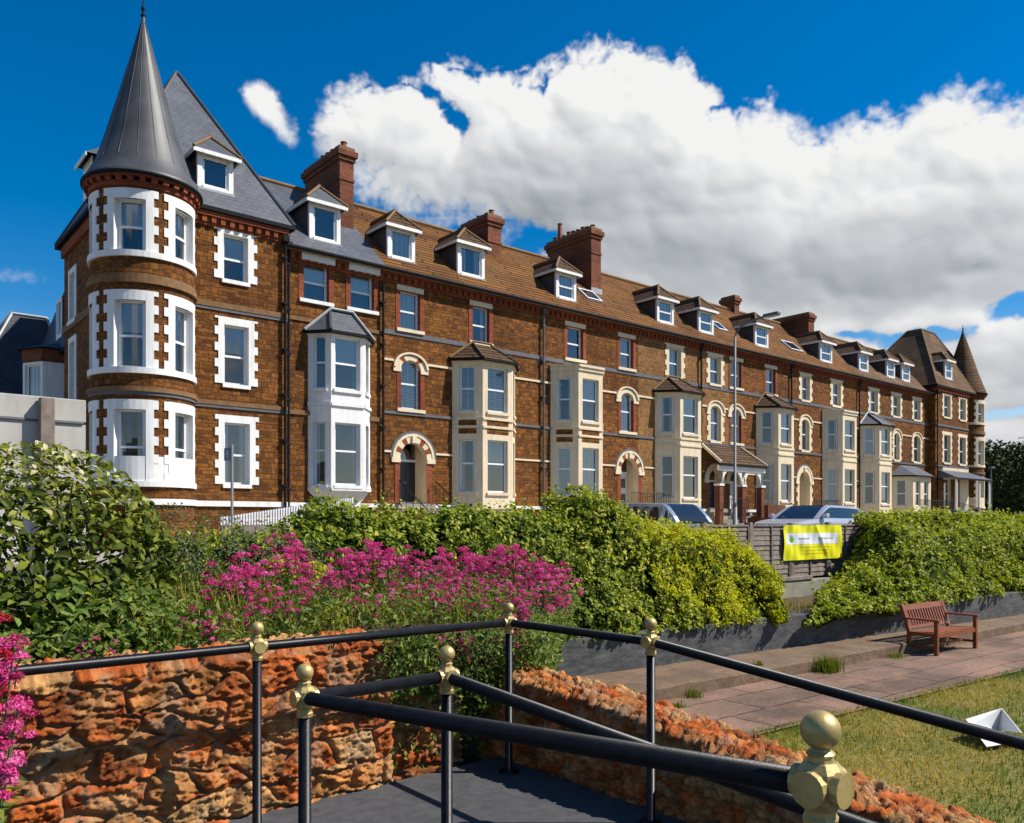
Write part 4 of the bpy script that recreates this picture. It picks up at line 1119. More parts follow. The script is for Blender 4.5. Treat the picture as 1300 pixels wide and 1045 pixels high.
# ------------------------------------------------------------------ ground
def struct(name, o): return tag(o, kind='structure')
LZ = -2.53
led = lambda x: 7.95-.05*x
wal = lambda x: 9.55-.09*x
g = MB()
prof = [(-1500, -2.62), (10.9, -2.62), (11., -1.12), (2500, -1.12)]
for a, b in zip(prof, prof[1:]): g.face([(-1500, a[0], a[1]), (2500, a[0], a[1]), (2500, b[0], b[1]), (-1500, b[0], b[1])], 'soil')
struct('ground', g.put('ground'))
g = MB()
xs = [3.9, 8, 12, 16, 20, 24, 30, 40, 60]
edge = lambda x: 6.25-.068*x if x < 24 else 4.6
for a, b in zip(xs, xs[1:]):
    g.face([(a, edge(a)-.1, LZ), (b, edge(b)-.1, LZ), (b, led(min(b, 30))+.1, LZ), (a, led(min(a, 30))+.1, LZ)], 'flagstone', [(a, edge(a)), (b, edge(b)), (b, 8), (a, 8)])
struct('path', g.put('path'))
g = MB(); n = 24
g.face([(2.5, -30, LZ-.03), (60, -30, LZ-.03), (60, edge(60), LZ-.03), (24, edge(24), LZ-.03), (3.5, edge(3.5), LZ-.03)], 'lawn')
struct('lawn', g.put('lawn'))
g = MB(); g.box(-60, 140, 12.6, 19.4, -1.15, -1.0, 'asphalt'); struct('road', g.put('road'))
g = MB(); g.box(-60, 140, 19.4, 21.6, -1.15, -.88, 'paving_grey'); struct('pavement', g.put('pavement'))
g = MB(); g.box(-60, 140, 11.4, 12.6, -1.15, -.88, 'paving_grey'); struct('pavement', g.put('near_pavement'))
g = MB(); g.box(-30, 140, 21.6, 60, -1.13, -.89, 'paving_grey'); struct('forecourt', g.put('forecourt'))
g = MB(); g.box(-6, 3.86, -7, 4.76, -2.6, -1.76, 'asphalt'); struct('paving', g.put('paving'))
# white road edge line
g = MB(); g.box(-60, 140, 12.9, 13.0, -.999, -.996, 'white_paint'); struct('road_marking', g.put('road_marking'))

# concrete ledge and black retaining wall
def strip(name, x0, x1, fy0, fy1, z0, z1, mat, step=.12, amp=.012, cham=.03, seed=1):
    n = int((x1-x0)/step)+1; xs = np.linspace(x0, x1, n)
    sec = []
    zs = np.linspace(z0, z1-cham, 6); V = []
    rows = []
    for z in zs: rows.append((0., z))
    rows += [(.15*cham/.03*.1, z1-cham*.25)]
    tt = np.linspace(.06, 1, 6)
    for t in tt: rows.append((t, z1))
    rows.append((1., z0))
    k = len(rows)
    P = np.zeros((n, k, 3))
    for j, (t, z) in enumerate(rows):
        P[:, j, 0] = xs; P[:, j, 1] = [fy0(x)+(fy1(x)-fy0(x))*t for x in xs]; P[:, j, 2] = z
    q = P.reshape(-1, 3); d = fbm(q*3.1, 4, seed)-.5; d2 = fbm(q*3.1+40, 4, seed+3)-.5
    q[:, 1] += d*amp*2; q[:, 2] += d2*amp*2
    i = np.arange(n-1)[:, None]*k+np.arange(k-1)[None]
    Fc = np.stack([i, i+k, i+k+1, i+1], -1).reshape(-1, 4)
    Fc = Fc[:, ::-1]
    o = raw_mesh(name, q, Fc, mat, smooth=False)
    return o
o = strip('concrete_ledge', 4.4, 60, lambda x: led(min(x, 30)), lambda x: wal(min(x, 30))+.2, LZ-.15, LZ+.2, 'old_concrete', amp=.02)
tag(o, 'low brown concrete ledge running along the foot of the black wall', 'ledge')
o = strip('retaining_wall', 6.5, 60, lambda x: wal(min(x, 30)), lambda x: wal(min(x, 30))+.25, LZ, -1.755, 'bitumen_wall', amp=.012, seed=4)
tag(o, 'low black-painted retaining wall below the ivy bank, behind the bench', 'wall')

# soil bank between black wall and hedge, and the raised bed
def sheet(name, fn, nu, nv, mat, kind='structure', seed=2, amp=.04):
    u, v = np.meshgrid(np.linspace(0, 1, nu), np.linspace(0, 1, nv), indexing='ij'); u = u.ravel(); v = v.ravel()
    P = fn(u, v); P[:, 2] += (fbm(P*2.3, 4, seed)-.5)*amp*2
    i = np.arange(nu-1)[:, None]*nv+np.arange(nv-1)[None]
    Fc = np.stack([i, i+nv, i+nv+1, i+1], -1).reshape(-1, 4)[:, ::-1]
    return tag(raw_mesh(name, P, Fc, mat, smooth=True), kind=kind)
def bankf(u, v):
    x = 6.6+u*52; xc = np.minimum(x, 30)
    y0 = 9.55-.09*xc+.2; y1 = 11.35-.05*xc
    return np.stack([x, y0+(y1-y0)*v, -1.8+.03*v], 1)
sheet('soil_bank', bankf, 150, 8, 'soil')
def bedf(u, v):
    y = 5.05+v*6.2; xr = np.where(y < 8.9, 4.2+(y-5.05)*1.05, 8.2)
    x = -4+(xr+4)*u
    return np.stack([x, y, -.88+.05*v-.25*np.clip((x-3)/4, 0, 1)], 1)
sheet('flower_bed_soil', bedf, 60, 40, 'soil', amp=.05)
# front of the bed, steep soil and foliage covered
def bedface(u, v):
    pts = np.array([(2.9, 5.1), (4.2, 5.0), (8.3, 8.95)]); L = np.array([0, .25, 1])
    x = np.interp(u, L, pts[:, 0]); y = np.interp(u, L, pts[:, 1])
    return np.stack([x, y+.02, -2.6+v*(1.86-.28*np.clip((x-3)/4, 0, 1))], 1)
sheet('flower_bed_edge', bedface, 40, 12, 'soil', amp=.05)

# ------------------------------------------------------------------ rubble stone walls
STC = np.array([(.56, .14, .028), (.56, .23, .065), (.56, .18, .045), (.44, .115, .026), (.56, .3, .11), (.54, .125, .02)])
def rubble(name, P, N, s, t, cw, ch, seed, amp=.04):
    """P points (n,k,3), N normals; s,t coordinates along / across"""
    sh = P.shape; q = P.reshape(-1, 3); nn = N.reshape(-1, 3); s = s.ravel(); t = t.ravel()
    ws = (fbm(np.stack([s*4, t*4, 0*s], 1), 3, seed)-.5)*.14; wt = (fbm(np.stack([s*4, t*4, 0*s+9], 1), 3, seed)-.5)*.1
    d1, d2, cid = voro(s+ws, t+wt, cw, ch, seed)
    e = np.clip((d2-d1)/.15, 0, 1); e = e*e*(3-2*e)
    tilt = (cid-.5)
    r1 = fbm(q*13, 5, seed+1, .6); rid = 1-abs(2*fbm(q*np.array([8, 8, 20]), 4, seed+2, .55)-1)
    hgt = e*(.7+.35*cid)*amp+(r1-.5)*amp*1.3*e+(rid-.6)*amp*1.25*e+(fbm(q*30, 3, seed+5)-.5)*amp*.55
    k1, k2, kid = voro(s+wt*2, t+ws*1.6, cw*.33, ch*.36, seed+60)          # chipped faces inside each stone
    c1, c2, kid2 = voro(s-wt, t+ws, cw*.15, ch*.18, seed+61)
    ke = np.clip((k2-k1)/.3, 0, 1)
    hgt = hgt+e*((kid-.5)*.55+(kid2-.5)*.3-.2*(1-ke))*amp
    pit = np.clip((fbm(q*34, 3, seed+7)-.6)*9, 0, 1); hgt = hgt-pit*amp*.3*e
    q = q+nn*hgt[:, None]
    ci = (cid*5.999).astype(int); col = STC[ci]*(0.75+.5*hsh((cid*9999).astype(np.int64), 0*ci, 0*ci, 3))[:, None]
    m = np.clip((r1-.42)*5, 0, 1)[:, None]; col = col*(.74+.38*m)*(1-.3*pit[:, None])*(.78+.44*kid[:, None]); gl_ = np.clip((fbm(q*6+3, 4, seed+8)-.56)*7, 0, .55)[:, None]; col = col*(1-gl_)+np.array([.47, .33, .2])*gl_
    mort = np.array([.36, .2, .1])*(.7+.6*r1[:, None]); col = mort*(1-e[:, None])+col*e[:, None]
    n, k = sh[0], sh[1]
    i = np.arange(n-1)[:, None]*k+np.arange(k-1)[None]
    Fc = np.stack([i, i+k, i+k+1, i+1], -1).reshape(-1, 4)
    return raw_mesh(name, q, Fc, 'rubble_stone', colattr=np.clip(col, 0, 1), smooth=True)
def wall_section(path, zt, zb, thick, ds=.011, dt=.011):
    """path: list of (x,y); section front face, top, back; returns P,N,s,t"""
    p = np.array(path, float); seg = np.linalg.norm(np.diff(p, axis=0), axis=1); cum = np.r_[0, np.cumsum(seg)]
    n = int(cum[-1]/ds); s = np.linspace(0, cum[-1], n)
    x = np.interp(s, cum, p[:, 0]); y = np.interp(s, cum, p[:, 1]); z1 = np.interp(s, cum, zt)
    tx = np.gradient(x, s); ty = np.gradient(y, s); nx, ny = ty, -tx
    kf = int((np.max(zt)-zb)/dt); kt = int(thick/dt); kb = 8
    rows = [(0, i/kf, 0) for i in range(kf)]+[(i/kt, 1, 1) for i in range(kt+1)]+[(1, 1-i/kb, 2) for i in range(1, kb+1)]
    k = len(rows); P = np.zeros((n, k, 3)); N = np.zeros((n, k, 3)); T = np.zeros((n, k)); S = np.repeat(s[:, None], k, 1)
    for j, (a, h, w) in enumerate(rows):
        P[:, j, 0] = x-nx*a*thick; P[:, j, 1] = y-ny*a*thick; P[:, j, 2] = zb+(z1-zb)*h
        rr = .7 if (w == 1 and (a < .08 or a > .92)) else 0
        if w == 0: N[:, j] = np.stack([nx, ny, 0*nx], 1)
        elif w == 1: N[:, j] = (0, 0, 1)
        else: N[:, j] = np.stack([-nx, -ny, 0*nx], 1)
        if rr: P[:, j, 2] -= .02
        T[:, j] = j*dt if w < 2 else (kf+kt)*dt+(j-kf-kt)*.1
    return P, N, S, T
o = rubble('stone_wall', *wall_section([(-.5, 4.78), (2.92, 4.78), (2.93, 5.2)], [-.835, -.81, -.83], -1.9, .42, .0085, .0085), .30, .17, 21)
tag(o, 'tall rubble wall of rough orange and tan stone under the flower bed at lower left', 'stone wall')
o = rubble('stone_wall', *wall_section([(2.9, 4.95), (3.62, 4.93)], [-1.12, -1.15], -1.9, .3, .014, .014), .24, .14, 31)
tag(o, 'short low stretch of stone wall beneath trailing leaves, behind the middle railing post', 'stone wall')
o = rubble('stone_wall', *wall_section([(3.9, 5.3), (3.9, 3.7), (3.92, .2)], [-1.14, -1.2, -1.62], -2.7, .36, .011, .011), .15, .095, 41, .036)
tag(o, 'low sloping wall topped with broken red rubble beside the paved path', 'stone wall')

# ------------------------------------------------------------------ railings
def rail_post(par, x, y, zr, zb, br=.037):
    p = MB(); p.tube([(x, y, zb), (x, y, zr-.05)], .026, 'railing_paint', 14); p.lathe([(.07, 0), (.07, .012), (.03, .03)], (x, y, zb), 'railing_paint', 14)
    o = p.put('post', par, smooth=True)
    c = MB(); f = .043
    c.lathe([(.032, -.075), (.034, -.06), (.03, -.054), (.03, -.045), (f*.72, -.045), (f, -.028), (f*1.02, 0), (f, .028), (f*.72, .045), (.026, .045), (.024, .056), (.028, .06), (.02, .066), (.018, .07)], (x, y, zr), 'gold_paint', 8)
    for sx, sy in ((1, 0), (-1, 0), (0, 1), (0, -1)):
        c.tube([(x+sx*.03, y+sy*.03, zr), (x+sx*.05, y+sy*.05, zr)], .034, 'gold_paint', 14)
    c.put('collar', o, bevel=.003)
    b = MB(); b.lathe([(.016, .062)]+[(br*math.sin(t), .066+br-br*math.cos(t)) for t in [math.pi*i/14 for i in range(1, 14)]]+[(.001, .066+2*br)], (x, y, zr), 'gold_paint', 20)
    b.put('ball_finial', o, smooth=True)
def rail(par, *pts):
    r = MB(); r.tube(pts, .0265, 'railing_paint', 16); r.put('rail', par, smooth=True)
rl = empty('railing', (1.85, 4.42, -1.76), 'black tubular railing with gold ball finials from the left edge, turning down towards the lawn', 'railing')
rail(rl, (-1.6, 4.42, -.7), (1.85, 4.42, -.7), (3.68, 4.42, -.71)); rail(rl, (3.68, 4.42, -.71), (3.68, 3.13, -.7)); rail(rl, (3.68, 3.13, -.7), (3.68, -.6, -1.07))
for a in ((-.02, 4.42, -.7), (1.85, 4.42, -.7), (3.68, 4.42, -.71), (3.68, 3.13, -.7)): rail_post(rl, *a, -1.76)
rl = empty('railing', (1.45, 3.02, -1.76), 'nearest black handrail with gold knobs, crossing in front of both stone walls', 'railing')
rail(rl, (1.46, 3.02, -.7), (2.15, 3.02, -.7)); rail(rl, (1.46, 3.02, -.7), (1.44, .81, -.497)); rail(rl, (2.15, 3.02, -.7), (2.15, .6, -.86))
rail_post(rl, 1.46, 3.02, -.7, -1.76, .035); rail_post(rl, 2.15, 3.02, -.7, -1.76, .037); rail_post(rl, 1.44, .81, -.497, -1.76, .037)

# ------------------------------------------------------------------ bench
b = empty('park_bench', (16.8, 6.62, LZ), 'reddish brown slatted wooden bench with arms standing against the concrete ledge', 'bench', rz=R(-4))
def part(name, par, boxes, mat, bevel=.006, tubes=()):
    m = MB()
    for q in boxes: m.box(*q, mat)
    for q in tubes: m.tube(*q, mat)
    # local coordinates of the bench: build as if its empty were at the origin
    me_off = origin_of(par); m.v = [(x+me_off.x, y+me_off.y, z+me_off.z) for x, y, z in m.v]
    return m.put(name, par, bevel=bevel)
W = .8
for sx in (-1, 1):
    x = sx*(W-.035)
    part('leg', b, [(x-.035, x+.035, -.03, .04, 0, .64)], 'bench_wood')
    m = MB(); o = origin_of(b)
    for k in range(4):
        z0, z1 = (0, .42, .62, .8)[k], (.42, .62, .8, .9)[k]; y0, y1 = (.50, .50, .56, .62)[k], (.50, .56, .62, .655)[k]
        m.face([(x-.035, y0, z0), (x+.035, y0, z0), (x+.035, y1, z1), (x-.035, y1, z1)], 'bench_wood'); m.face([(x-.035, y0+.07, z0), (x+.035, y0+.07, z0), (x+.035, y1+.06, z1), (x-.035, y1+.06, z1)], 'bench_wood')
        m.face([(x-.035, y0, z0), (x-.035, y0+.07, z0), (x-.035, y1+.06, z1), (x-.035, y1, z1)], 'bench_wood'); m.face([(x+.035, y0, z0), (x+.035, y0+.07, z0), (x+.035, y1+.06, z1), (x+.035, y1, z1)], 'bench_wood')
    m.face([(x-.035, .655, .9), (x+.035, .655, .9), (x+.035, .715, .9), (x-.035, .715, .9)], 'bench_wood')
    m.v = [(p[0]+o.x, p[1]+o.y, p[2]+o.z) for p in m.v]; m.put('leg', b)
    part('armrest', b, [(x-.045, x+.045, -.06, .60, .64, .675)], 'bench_wood', .012)
    part('side_rail', b, [(x-.02, x+.02, .04, .5, .12, .17), (x-.02, x+.02, .04, .5, .34, .41)], 'bench_wood')
part('seat', b, [(-W+.07, W-.07, .0+.085*i, .075+.085*i, .415-.006*i, .437-.006*i) for i in range(6)]+[(-W+.07, W-.07, -.02, .005, .33, .412), (-W+.07, W-.07, .48, .5, .31, .40)], 'bench_wood', .004)
m = MB(); o = origin_of(b)
def slat(x0, x1, z0, z1, th=.02):
    yy = lambda z: .50+(z-.42)*.34
    p = [(x0, yy(z0), z0), (x1, yy(z0), z0), (x1, yy(z1), z1), (x0, yy(z1), z1)]
    q = [(a, y+th+.01, z) for a, y, z in p]
    m.face(p, 'bench_wood'); m.face(q[::-1], 'bench_wood')
    for i in range(4): m.face([p[i], p[(i+1) % 4], q[(i+1) % 4], q[i]], 'bench_wood')
slat(-W+.07, W-.07, .80, .895, .035); slat(-W+.07, W-.07, .455, .51, .03)
for i in range(15):
    c = -W+.12+(2*W-.24)*i/14; slat(c-.022, c+.022, .51, .80, .012)
m.v = [(p[0]+o.x, p[1]+o.y, p[2]+o.z) for p in m.v]; m.put('backrest', b)
part('stretcher', b, [(-W+.06, W-.06, .23, .27, .125, .165)], 'bench_wood')

# ------------------------------------------------------------------ fence, banner, block wall
fy = lambda x: 11.3-.025*x
f, L = flat((14.6, fy(14.6)), (21.2, fy(21.2)))
fe = empty('timber_fence', (17.6, fy(17.6), -1.4), 'weathered grey lap-panel timber fence between the golden bush and the right ivy hedge', 'fence')
n = 4
for i in range(n):
    a, b_ = .06+L*i/n, L*(i+1)/n-.06
    p = MB(f)
    for k in range(11):
        z = -1.36+.115*k; j = rnd.uniform(-.004, .004)
        p.face([(a, .022+j, z), (b_, .022+j, z), (b_, .004+j, z+.125), (a, .004+j, z+.125)], 'timber_grey'); p.face([(a, .022+j, z), (b_, .022+j, z), (b_, .0, z), (a, .0, z)], 'timber_grey')
    p.box(a, b_, -.012, -.002, -1.36, -.12, 'timber_grey'); p.box(a, b_, -.03, .04, -.115, -.075, 'timber_grey')
    for q in (a, (a+b_)/2-.02, b_-.04): p.box(q, q+.04, .024, .045, -1.36, -.12, 'timber_grey')
    p.put('fence_panel', fe)
for i in range(n+1):
    p = MB(f); c = L*i/n; h = .02 if i not in (2,) else .0
    p.box(c-.05, c+.05, -.05, .055, -1.5, -.04+h, 'timber_grey'); p.put('post', fe)
bn = empty('banner', (18.8, fy(18.8)-.08, -.5), 'crumpled yellow vinyl banner with a pale panel and green emblem, tied to the timber fence', 'banner')
f2, L2 = flat((17.5, fy(17.5)-.065), (20.12, fy(20.12)-.065))
def wr(u, z): return .012*math.sin(7*u+9*z)+.022*math.exp(-((u-1.35-.75*(-.1-z))/.07)**2)+.014*math.exp(-((u-.35-.3*(-.1-z))/.1)**2)+.008*math.sin(23*u-3*z)+.012
def cloth(u0, u1, z0, z1, off, mat, nu, nv, par, name, bulge=True):
    m = MB(f2)
    for i in range(nu):
        for j in range(nv):
            a, b_ = u0+(u1-u0)*i/nu, u0+(u1-u0)*(i+1)/nu; c, d = z0+(z1-z0)*j/nv, z0+(z1-z0)*(j+1)/nv
            m.face([(a, wr(a, c)+off, c), (b_, wr(b_, c)+off, c), (b_, wr(b_, d)+off, d), (a, wr(a, d)+off, d)], mat)
            if name == 'cloth': m.face([(a, wr(a, c)-.004, c), (a, wr(a, d)-.004, d), (b_, wr(b_, d)-.004, d), (b_, wr(b_, c)-.004, c)], mat)
    return m.put(name, par, smooth=True)
cloth(0, L2, -.94, -.09, 0, 'banner_yellow', 56, 18, bn, 'cloth')
cloth(.12, L2-.2, -.56, -.29, .0025, 'banner_white', 50, 6, bn, 'white_panel')
m = MB(f2)
for i in range(10):
    t0, t1 = 2*math.pi*i/10, 2*math.pi*(i+1)/10
    q = lambda t: (.33+.09*math.cos(t), wr(.33, -.42)+.008, -.44+.075*math.sin(t))
    m.face([(.33, wr(.33, -.42)+.008, -.44), q(t0), q(t1)], 'banner_green')
m.box(.27, .39, wr(.33, -.4)+.007, wr(.33, -.4)+.009, -.37, -.33, 'banner_grey')
m.put('emblem', bn)
m = MB(f2)   # the print is too small to read in the photograph: worn grey strokes
def strokes(u0, u1, z, hgt, mat, seed):
    r2 = random.Random(seed); u = u0
    while u < u1:
        w = r2.uniform(.03, .075)
        m.face([(u, wr(u, z)+.005, z), (u+w, wr(u+w, z)+.005, z), (u+w, wr(u+w, z+hgt)+.005, z+hgt), (u, wr(u, z+hgt)+.005, z+hgt)], mat); u += w+r2.choice((.012, .012, .03))
strokes(.6, 1.05, -.44, .035, 'banner_grey', 1); strokes(1.5, 2.2, -.44, .035, 'banner_grey', 2)
for z, a, b_ in ((-.64, .7, 2.0), (-.72, .75, 1.9), (-.8, .75, 1.9)): strokes(a, b_, z, .02, 'banner_olive', int(-z*100))
m.put('print', bn)
m = MB(f2)
for u, z in ((.03, -.1), (.9, -.1), (L2-.04, -.1), (.03, -.92), (L2-.04, -.92)): m.tube([(u, wr(u, z)+.01, z), (u, -.04, z+.03)], .012, 'white_plastic', 6)
m.put('cable_tie', bn)
f3, L3 = flat((15.8, fy(15.8)-.35), (21.6, fy(21.6)-.3))
m = MB(f3); m.box(0, L3, -.2, .0, -2.0, -1.4, 'concrete'); m.box(1.2, 2.5, -.02, .03, -1.4, -1.3, 'timber_grey'); tag(m.put('block_wall', bevel=.015), 'low mossy grey concrete wall under the timber fence and yellow banner', 'wall')

# ------------------------------------------------------------------ street things
lp = empty('street_lamp', (28.8, 20., -.88), 'tall grey steel street lamp with curved arm standing before the porch house', 'street lamp')
m = MB(); m.tube([(28.8, 20, -.9), (28.8, 20, .6)], .095, 'lamp_steel', 14); m.lathe([(.095, 0), (.1, .02), (.06, .18)], (28.8, 20, .6), 'lamp_steel', 14)
m.tube([(28.8, 20, .6), (28.8, 20, 7.6)], .058, 'lamp_steel', 12, .05); m.put('column', lp, smooth=True)
m = MB(); m.tube([(28.8, 20, 7.55), (28.8, 19.93, 7.8), (28.8, 19.7, 8.0), (28.8, 19.2, 8.14), (28.8, 18.6, 8.2)], .042, 'lamp_steel', 10); m.put('arm', lp, smooth=True)
m = MB(); m.box(28.68, 28.92, 17.95, 18.62, 8.15, 8.27, 'lamp_steel'); m.box(28.71, 28.89, 18., 18.5, 8.11, 8.148, 'lamp_clear'); m.put('lamp_head', lp, bevel=.03)
lp = empty('street_lamp', (82.5, 29.5, -.9), 'distant slim grey lamp column standing before the dark trees at right', 'street lamp')
m = MB(); m.tube([(82.5, 29.5, -.9), (82.5, 29.5, 4.9)], .09, 'lamp_steel', 8, .06); m.put('column', lp); m = MB(); m.box(82.1, 82.9, 29.3, 29.6, 4.9, 5.05, 'lamp_steel'); m.put('lamp_head', lp)
sp = empty('sign_post', (7.73, 20, -.88), 'grey pole carrying a small blue sign set edge-on before the corner house', 'sign')
m = MB(); m.tube([(7.73, 20, -.9), (7.73, 20, 1.9)], .034, 'lamp_steel', 10); m.put('pole', sp, smooth=True)
f4, L4 = flat((7.687, 20.38), (7.70, 20.0))
m = MB(f4); m.box(0, L4, -.01, .012, 1.52, 1.83, 'sign_blue'); o = m.put('sign_plate', sp)
m = MB(f4); m.arch(L4/2, 1.73, .0, .03, .012, .015, lambda i, n: 'sign_white', 0, 360, 10); m.box(L4/2-.05, L4/2+.05, .0121, .015, 1.655, 1.685, 'sign_white'); m.box(L4/2-.02, L4/2+.06, .0121, .015, 1.6, 1.625, 'sign_white'); m.put('marking', o)
# white slatted ramp railing
sf = empty('slatted_railing', (9.9, 21.5, -.9), 'white vertical-slatted railing stepping up to the right before the corner house', 'railing')
f5, L5 = flat((8.3, 22.3), (12.4, 22.3)); m = MB(f5); k = 52
for i in range(k):
    u = L5*i/k; zt = .0+.62*u/L5; m.box(u, u+.045, 0, .02, -.1, zt+.12, 'white_slat')
m.put('slats', sf)
m = MB(f5)
for i in range(8):
    a, b_ = L5*i/8, L5*(i+1)/8
    for zz in (0.02, .09): m.tube([(a, -.02, (.62*a/L5)*(.4 if zz < .05 else 1)+zz-.02), (b_, -.02, (.62*b_/L5)*(.4 if zz < .05 else 1)+zz-.02)], .025, 'white_slat', 6)
m.put('rail', sf)
m = MB(f5); m.box(0, L5, -.1, .06, -.95, -.1, 'timber_grey'); tag(m.put('kerb_wall'), 'low grey-brown wall carrying the white slatted railing', 'wall')
# brick forecourt walls and gate pier
m = MB(); m.box(11.6, 18.4, 22.9, 23.12, -.95, .28, 'red_brick'); m.box(11.6, 18.4, 22.86, 23.16, .28, .36, 'ridge_clay'); tag(m.put('forecourt_wall'), 'red brick front garden wall seen just above the hedge below the navy door', 'wall')
gp = empty('gate_pier', (15.6, 21.9, -.9), 'brick gate pier with a white pyramid cap just above the hedge', 'gate pier')
m = MB(); m.box(15.25, 15.95, 21.55, 22.25, -.95, .2, 'red_brick'); m.put('pier', gp)
m = MB(); q = [(15.15, 21.45), (16.05, 21.45), (16.05, 22.35), (15.15, 22.35)]
for i in range(4): m.face([(*q[i], .2), (*q[(i+1) % 4], .2), (15.6+(.12 if i in (1, 2) else -.12)*0+.0, 21.9, .52)], 'white_paint')
m.face([(*p, .2) for p in q], 'white_paint'); m.put('cap', gp)
def iron(name, label, p0, p1, z0, h, spacing=.13, drop=0.):
    r = empty(name, (p0[0], p0[1], GZ), label, 'railing')
    f, L = flat(p0, p1); m = MB(f); k = int(L/spacing)
    for i in range(k+1):
        u = L*i/k; z = z0-drop*u/L; m.box(u-.009, u+.009, -.009, .009, z, z+h, 'railing_paint')
    m.put('balusters', r)
    m = MB(f)
    for zz in (.06, h): m.tube([(0, 0, z0+zz), (L, 0, z0-drop+zz)], .022, 'railing_paint', 6)
    m.put('handrail', r)
iron('iron_railing', 'black iron stair rail on the right of the navy door steps', (18.9, 27.3), (18.9, 25.2), .65, .95, .5, 1.2)
iron('iron_railing', 'black iron stair rail across the front of the navy door steps', (17.1, 27.2), (17.1, 25.2), .65, .95, .5, 1.2)
iron('iron_railing', 'black iron balusters in front of the pale arched door', (29.5, 26.3), (32.4, 26.3), .35, 1.05)
iron('iron_railing', 'black iron balusters under the porch canopy by the dark door', (36.7, 25.9), (38.6, 25.9), .1, 1.1)
iron('iron_railing', 'black iron balusters beside the arched dark door of the far house', (45.8, 26.2), (48.9, 26.2), .3, 1.0)
iron('iron_railing', 'long grey iron railing before the small canted porch at the far end', (57.9, 25.2), (63.4, 25.2), .35, 1.15)
iron('iron_railing', 'pale iron railing sloping down from the far pavilion porch', (64.2, 25.2), (70.8, 25.2), .45, .95, .16, .6)
st = empty('step_walls', (39.5, 24.5, GZ), 'stepped dark brick stair walls with pale copings in front of the porch canopy', 'steps')
m = MB()
for i, (x, z) in enumerate(((40.9, .75), (42.0, .3), (43.2, -.15))):
    m.box(x, x+1.15, 25.1, 25.35, -.9, z, 'red_brick'); m.box(x-.04, x+1.18, 25.06, 25.39, z, z+.07, 'cream_stone')
m.box(39.2, 40.9, 25.1, 25.35, -.9, .9, 'chimney_brick'); m.box(38.9, 39.15, 24.2, 26.2, -.9, .2, 'chimney_brick')
m.put('stair_wall', st)
m = MB(); m.tube([(41, 25.0, 1.15), (44.2, 25.0, -.2)], .025, 'railing_paint', 6); m.put('handrail', st)
wb = empty('black_box', (26.6, 20.6, -.88), 'low black lidded box beside the grey street lamp', 'bin')
m = MB(); m.box(25.2, 26.9, 20.2, 20.9, -.88, .05, 'black_plastic'); m.put('body', wb, bevel=.04); m = MB(); m.box(25.15, 26.95, 20.12, 20.95, .05, .13, 'black_plastic'); m.put('lid', wb, bevel=.03)  # plain black box with a slightly wider lid
# grey rendered wall at the left with timber post
gw = empty('rendered_wall', (2, 22, -.9), 'pale grey rendered wall with a shallow coping at far left, behind the big bush', 'wall')
f6, L6 = flat((-7, 21.6), (4.88, 22.0)); m = MB(f6); m.box(0, L6, -.25, 0, -1, 2.35, 'render_grey'); m.put('panel', gw)
m = MB(f6); m.box(0, L6-.05, -.3, .05, 2.35, 2.4, 'belt_slate'); m.box(0, L6, -.27, .03, 2.4, 2.95, 'render_grey'); m.put('coping', gw, bevel=.02)
m = MB(f6); m.box(10.85, 11.15, .06, .3, -1, 2.9, 'timber_grey'); tag(m.put('timber_post', bevel=.015), 'brown timber post in front of the grey rendered wall', 'post')

